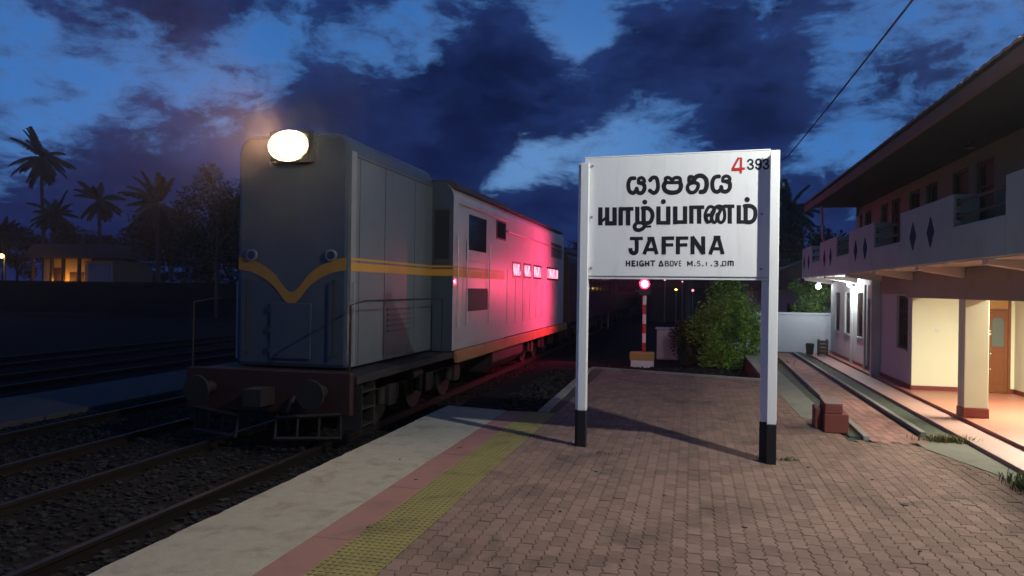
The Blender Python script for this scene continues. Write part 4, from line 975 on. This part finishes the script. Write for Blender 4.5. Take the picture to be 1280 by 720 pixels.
# ------------------------------------------------------------------ vegetation
def leaf_cloud(b, c, rad, n, size, squash=1.0, clumps=14, seed=0, flat=.0, drop=0.0):
    rnd = random.Random(seed); c = Vector(c)
    cl = []
    for _ in range(clumps):
        while True:
            p = Vector((rnd.uniform(-1, 1), rnd.uniform(-1, 1), rnd.uniform(-1, 1)))
            if .25 < p.length < 1: break
        cl.append((c + Vector((p.x * rad[0], p.y * rad[1], p.z * rad[2])), rnd.uniform(.28, .5)))
    for _ in range(n):
        q, r = rnd.choice(cl)
        d = Vector((rnd.gauss(0, 1), rnd.gauss(0, 1), rnd.gauss(0, 1))).normalized() * (rnd.random() ** .45)
        p = q + Vector((d.x * rad[0], d.y * rad[1], d.z * rad[2])) * r
        a = Vector((rnd.gauss(0, 1), rnd.gauss(0, 1), rnd.gauss(0, .7) - drop)).normalized()
        nb_ = a.cross(Vector((rnd.gauss(0, 1), rnd.gauss(0, 1), rnd.gauss(0, 1)))).normalized()
        s_ = size * rnd.uniform(.6, 1.4)
        b.add([p - a * s_, p + nb_ * s_ * .42, p + a * s_, p - nb_ * s_ * .42], [(0, 1, 2, 3)])
def tree(name, label, base, h, rad, n, leaf, cat='tree', group=None, m='leaf_dark', clumps=22, seed=1, trunk_r=.18, cz=None):
    t = thing(name, label, cat, base, 0, group); rnd = random.Random(seed)
    cz = cz or h - rad[2] * .8
    b = MB(); b.tube([(0, 0, -.1), (rnd.uniform(-.1, .1) * h * .1, 0, cz * .5), (0, 0, cz)], [trunk_r, trunk_r * .75, trunk_r * .4], 8)
    for k in range(6):
        a = 2 * pi * k / 6 + rnd.random(); e = Vector((cos(a) * rad[0] * .7, sin(a) * rad[1] * .7, cz + rnd.uniform(-.2, .5) * rad[2]))
        b.tube([(0, 0, cz * rnd.uniform(.45, .8)), e * .5 + Vector((0, 0, cz * .4)), e], [trunk_r * .5, trunk_r * .3, trunk_r * .1], 6)
    b.build('trunk', M['bark'], t)
    b = MB(); leaf_cloud(b, (0, 0, cz), rad, n, leaf, clumps=clumps, seed=seed); b.build('crown', M[m], t)
    return t
def palm(label, u, vtop, yy, crown_r, lean=0.0, wind=0.0, seed=1, vbase=352, n=30):
    p = at_y(u, vtop, yy); rnd = random.Random(seed)
    t = thing('coconut_palm', label, 'palm', (p.x + lean, yy, -.5), 0, 'coconut palms against the dusk sky'); h = p.z + .5
    b = MB(); b.tube([(0, 0, -.1), (-lean * .35, 0, h * .4), (-lean * .8, 0, h * .8), (-lean, 0, h)], [.26, .19, .16, .14], 8); b.build('trunk', M['bark'], t)
    b = MB(); top = Vector((-lean, 0, h))
    for k in range(n):
        az = 2 * pi * k / n * 1.0 + rnd.uniform(-.2, .2); el = rnd.uniform(-.45, 1.35) if k % 3 else rnd.uniform(-.9, .1); Lf = crown_r * rnd.uniform(.85, 1.15)
        pts = []; d = Vector((cos(az) * cos(el) + wind, sin(az) * cos(el), sin(el))).normalized(); q = top.copy(); seg = 9
        for i in range(seg + 1):
            pts.append(q.copy()); d = (d + Vector((wind * .10, 0, -.095))).normalized(); q = q + d * Lf / seg
        b.tube(pts, [.04 * (1 - i / (seg + 1)) + .008 for i in range(seg + 1)], 4)
        for i in range(1, seg):
            for r3 in range(4):
                f0 = r3 / 4; p0 = pts[i].lerp(pts[i + 1], f0); dd = (pts[i + 1] - pts[i]).normalized()
                sd = dd.cross(Vector((0, 0, 1)))
                sd = sd.normalized() if sd.length > .05 else Vector((1, 0, 0))
                Ll = crown_r * .26 * (1 - abs(i / seg - .42) * 1.1)
                for s_ in (-1, 1):
                    tip = p0 + (sd * s_ * .72 + dd * .55 + Vector((0, 0, -.45 - .25 * rnd.random()))) * Ll
                    md = p0.lerp(tip, .4); b.add([p0 - dd * .05, p0 + dd * .05, md + dd * .09, tip, md - dd * .05], [(0, 1, 2, 3, 4)])
    b.build('crown', M['palm_leaf'], t)
    b = MB()
    for k in range(5): a = k * 1.26; b.ball(top + Vector((cos(a) * .22, sin(a) * .22, -.3)), .13, 8, 6)
    b.build('coconut', M['palm_leaf'], t)
palm('tall coconut palm highest on the left with a star shaped crown', 51, 196, 66, 3.1, lean=.8, seed=3)
palm('lower coconut palm half sunk in trees below the tallest palm', 69, 268, 62, 2.3, lean=-.2, wind=0, seed=5)
palm('round crowned coconut palm standing alone between the other palms', 124, 250, 68, 2.6, lean=.3, seed=9)
palm('wind swept coconut palm nearest the locomotive', 197, 255, 58, 2.9, lean=.2, wind=-.25, seed=12)
palm('dark palm behind the station building roof end', 985, 262, 60, 2.6, lean=.3, seed=22)
palm('small coconut palm showing at the left picture edge above the street lamp', 4, 290, 64, 2.0, lean=.2, seed=33, n=16)
bgt = [(215, 300, 62, (4.2, 3, 2.8), 'broad dark tree under the wind swept palm'), (272, 275, 52, (3.4, 3, 3.4), 'rounded dark tree close behind the locomotive front'), (90, 312, 70, (4.5, 3, 2.2), 'low dark tree above the lit house roof'), (155, 318, 74, (4.5, 3, 2.0), 'low dark tree between the two middle palms'), (22, 312, 70, (3.0, 3, 2.8), 'dark tree beside the orange street lamp'), (250, 318, 66, (4.5, 3, 2.8), 'dark tree filling the gap left of the locomotive'), (320, 300, 60, (4, 3, 4), 'dark tree hidden behind the locomotive nose'),
       (1000, 315, 58, (2.6, 2.5, 2.8), 'dark tree past the far end of the balcony'), (780, 345, 80, (5, 3, 3.0), 'dark tree behind the signal far down the line'), (880, 340, 70, (5, 3, 3.4), 'dark tree behind the bush and the name board'), (945, 330, 60, (3, 3, 3.2), 'dark tree behind the right post of the name board'), (720, 345, 84, (4, 3, 3.2), 'dark tree above the last coach')]
for i, (u, v, yy, rad, lab) in enumerate(bgt):
    p = at_y(u, v, yy); tree('background_tree', lab, (p.x, yy, -.5), p.z + .5 + rad[2] * .8, rad, 7000, .17, group='dark trees on the skyline', seed=40 + i, cz=p.z + .5)
# bush behind the name board
bp = at(905, 462, -.4)
for i, (dx, dy, rad, n, h, lab) in enumerate([(-.1, .5, (.85, .7, .95), 8000, 2.35, 'leafy green bush lit by the lamps between the board posts'), (-.95, 1.3, (.7, .6, .75), 3000, 1.55, 'dimmer reddish lit bush between the cabinet and the green bush'), (.75, 1.2, (.6, .6, .85), 3800, 1.9, 'green bush right behind the right post of the name board'), (.15, 2.3, (.9, .6, .9), 3500, 2.8, 'tall thin leaved bush at the back of the group behind the board')]):
    t = thing('bush', lab, 'bush', (bp.x + dx, bp.y + dy, -.4), 0, 'bushes past the platform end'); rnd = random.Random(60 + i)
    b = MB()
    for k in range(9):
        a = rnd.uniform(0, 2 * pi); e = Vector((cos(a) * rad[0] * .7, sin(a) * rad[1] * .7, h * rnd.uniform(.6, .95)))
        b.tube([(rnd.uniform(-.1, .1), rnd.uniform(-.1, .1), -.02), e * .5 + Vector((0, 0, .15)), e], [.022, .015, .005], 5)
    b.build('stem', M['bark'], t)
    b = MB(); leaf_cloud(b, (0, 0, h * .52), (rad[0], rad[1], h * .5), n, .05, clumps=26, seed=70 + i); b.build('foliage', M['leaf'] if i != 1 else M['leaf_dark'], t)
# tree hanging over the boundary wall by the lamp
p = at_y(1012, 370, 28.4); tree('overhanging_tree', 'thin leaved tree leaning over the white wall beside the bracket lamp', (p.x, 28.6, -.5), 2.6, (.75, .7, .75), 2600, .06, m='leaf', seed=91, trunk_r=.06, cz=2.3)
b = MB()
for k in range(40): leaf_cloud(b, (-78 + k * 3.2, 88 + random.uniform(-3, 3), 1.6), (3.2, 2, random.uniform(2.0, 3.4)), 420, .32, clumps=8, seed=200 + k)
tag(b.build('woods', M['leaf_dark']), 'dark far-off woods closing the horizon behind the yard', None, None, 'stuff')
# ------------------------------------------------------------------ far left house and lamp
hp = at_y(75, 340, 60)
t = thing('roadside_house', 'low house with an orange lit porch among the palms on the left', 'house', (hp.x, 60, -.5))
b = MB(); b.box(-3.2, 2.2, 1.4, 6, 0, 4.7); b.box(2.203, 5.2, .6, 6, 0, 4.5); b.build('wall', M['house_wall'], t)
b = MB(); b.prism([(-.6, 4.7), (6.6, 4.3), (6.6, 4.45), (-.6, 5.6)], -3.6, 5.6, 'x') if False else b.prism([(-3.8, 4.75), (5.7, 4.75), (4.5, 6.0), (-2.6, 6.0)], -.5, 6.4, 'y'); b.build('roof', M['loco_roof'], t)
b = MB()
for x in (-3.1, -.95, .0 + .35, 2.1): b.box(x - .12, x + .12, -.1, .14, 0, 4.74)
b.build('porch_post', M['wood_dark'], t)
b = MB(); b.box(-2.1, -1.2, 1.36, 1.395, 1.6, 3.8); b.box(-.2, 1.4, 1.36, 1.395, 1.9, 3.4); b.build('window', M['wood_dark'], t)
b = MB(); b.box(2.6, 5.0, .56, .597, .3, 4.2); b.build('shutter', M['house_blue'], t)
b = MB(); b.box(-.6, .4, -.1, .1, 2.2, 2.25); b.build('table', M['house_wall'], t)
lamp('porch_light', (hp.x - .6, 60.5, 2.05), 70, (1.0, .42, .06), .12)
lamp('porch_light', (hp.x + 1.0, 60.5, 2.0), 35, (1.0, .42, .06), .12)
t = thing('yard_fence_wall', 'dark low wall running along the far side of the railway yard', 'wall', (-30, 52, -.5))
b = MB(); b.box(-45, 22, 0, .2, 0, 2.45); b.build('wall_panel', M['earth'], t)
b = MB(); b.box(-45, 22, -.05, .25, 2.453, 2.55); b.build('coping', M['earth'], t)
lp_ = at_y(2, 320, 57)
t = thing('street_lamp', 'orange street lamp glowing at the left edge beside the lit house', 'street lamp', (lp_.x, 57, -.5))
b = MB(); b.tube([(0, .3, 0), (0, .3, lp_.z + .6)], .06, 8); b.tube([(0, .3, lp_.z + .6), (0, 0, lp_.z + .62)], .03, 6); b.build('pole', M['zinc'], t)
b = MB(); b.ball((0, 0, lp_.z + .5), .20); b.build('bulb', M['e_orange'], t)
lamp('street_light', (lp_.x, 56.6, lp_.z), 50, (1.0, .5, .1), .2)

# ------------------------------------------------------------------ small things
def weeds(name, label, c, spread, n, h, m, seed):
    rnd = random.Random(seed); b = MB()
    for _ in range(n):
        x = rnd.gauss(0, spread[0]); y = rnd.gauss(0, spread[1]); a = rnd.uniform(0, 2 * pi); hh = h * rnd.uniform(.4, 1.2); ln = rnd.uniform(.2, 1.0) * hh
        wv = rnd.uniform(.003, .006); ca, sa = cos(a), sin(a)
        p0 = Vector((x, y, 0)); p1 = p0 + Vector((ca * ln * .4, sa * ln * .4, hh * .65)); p2 = p0 + Vector((ca * ln, sa * ln, hh)); sd = Vector((-sa, ca, 0)) * wv
        b.add([p0 - sd, p0 + sd, p1 + sd, p1 - sd, p2], [(0, 1, 2, 3), (3, 2, 4)])
    o = b.build(name, M[m]); o.location = c; return tag(o, label, 'weeds')
weeds('weed_clump', 'dry straw coloured weeds where the drain meets the walkway', (3.42, 11.45, .004), (.16, .07), 420, .09, 'grass', 1)
weeds('weed_clump', 'green grass growing along the walkway edge at the right', (3.45, 8.9, .006), (.10, .24), 620, .10, 'grass_green', 2)
weeds('weed_clump', 'tiny green sprout beside the foot of the right sign post', (1.12, 9.62, 0), (.07, .03), 60, .05, 'grass_green', 3)
weeds('weed_clump', 'dry tuft at the end of the white wall drain', (2.25, 22.4, 0), (.2, .3), 160, .14, 'grass', 4)
weeds('weed_clump', 'small dry sprouts on the paving behind the left sign post', (-.95, 9.35, 0), (.12, .03), 50, .03, 'grass', 5)
# bins by the far corner of the building
q = at(1022, 443, .05)
t = thing('dark_bin', 'small dark bin standing at the far building corner', 'bin', (3.62, 25.6, .055))
b = MB(); b.tube([(0, 0, 0), (0, 0, .30)], [.10, .13], 14); b.build('body', M['iron'], t); b = MB(); b.tube([(0, 0, .301), (0, 0, .34)], [.14, .11], 14); b.build('lid', M['iron'], t)
t = thing('plant_crate', 'slatted brown crate leaning by the far building corner', 'crate', (3.95, 25.3, .055))
b = MB()
for k in range(4): b.box(-.14, .14, -.14, -.12, .04 + k * .11, .12 + k * .11); b.box(-.14, .14, .12, .14, .04 + k * .11, .12 + k * .11); b.box(-.14, -.12, -.12, .12, .04 + k * .11, .12 + k * .11); b.box(.12, .14, -.12, .12, .04 + k * .11, .12 + k * .11)
for x in (-.12, .12):
    for y in (-.118, .118): b.box(x - .015, x + .015, y - .012, y + .012, 0, .5)
b.build('slats', M['wood_dark'], t)
# scraps on the paving
rnd = random.Random(5)
def scrap(x, y, s_, m, label):
    b = MB(); n = 7
    b.prism([(s_ * cos(2 * pi * k / n) * rnd.uniform(.5, 1.2), s_ * .5 * sin(2 * pi * k / n) * rnd.uniform(.5, 1.2)) for k in range(n)], 0, .006, 'z')
    o = b.build('dead_leaf', m); o.location = (x, y, .0045); o.rotation_euler = (rnd.gauss(0, .08), rnd.gauss(0, .08), rnd.uniform(0, 6)); tag(o, label, 'leaf', 'fallen leaves and chips on the paving')
spots = [(196, 0)] * 0
for (u, v) in [(800, 549), (745, 590), (990, 572), (1000, 602), (1010, 585), (830, 620), (1130, 632), (1190, 634), (600, 640), (575, 560), (500, 575), (520, 600), (650, 590), (700, 640), (880, 600), (460, 660), (930, 660), (1090, 600), (1150, 690), (780, 700)]:
    p = at(u, v, 0); scrap(p.x, p.y, rnd.uniform(.018, .04), M['grass'] if rnd.random() < .5 else M['joint'], 'small dry leaf or chip lying on the platform paving')

# ------------------------------------------------------------------ thin haze added to give the lamps their halos
hm = bpy.data.materials.new('halo haze'); hm.use_nodes = True; t = hm.node_tree; t.nodes.clear()
pv = t.nodes.new('ShaderNodeVolumePrincipled'); pv.inputs['Color'].default_value = (.9, .9, .92, 1); pv.inputs['Density'].default_value = .0011; pv.inputs['Anisotropy'].default_value = .86
ho = t.nodes.new('ShaderNodeOutputMaterial'); t.links.new(pv.outputs[0], ho.inputs['Volume'])
b = MB(); b.box(-90, 60, -20, 170, -1.6, 17); o = b.build('added_haze', hm); tag(o, 'thin added halo haze around the lamps', None, None, 'stuff')
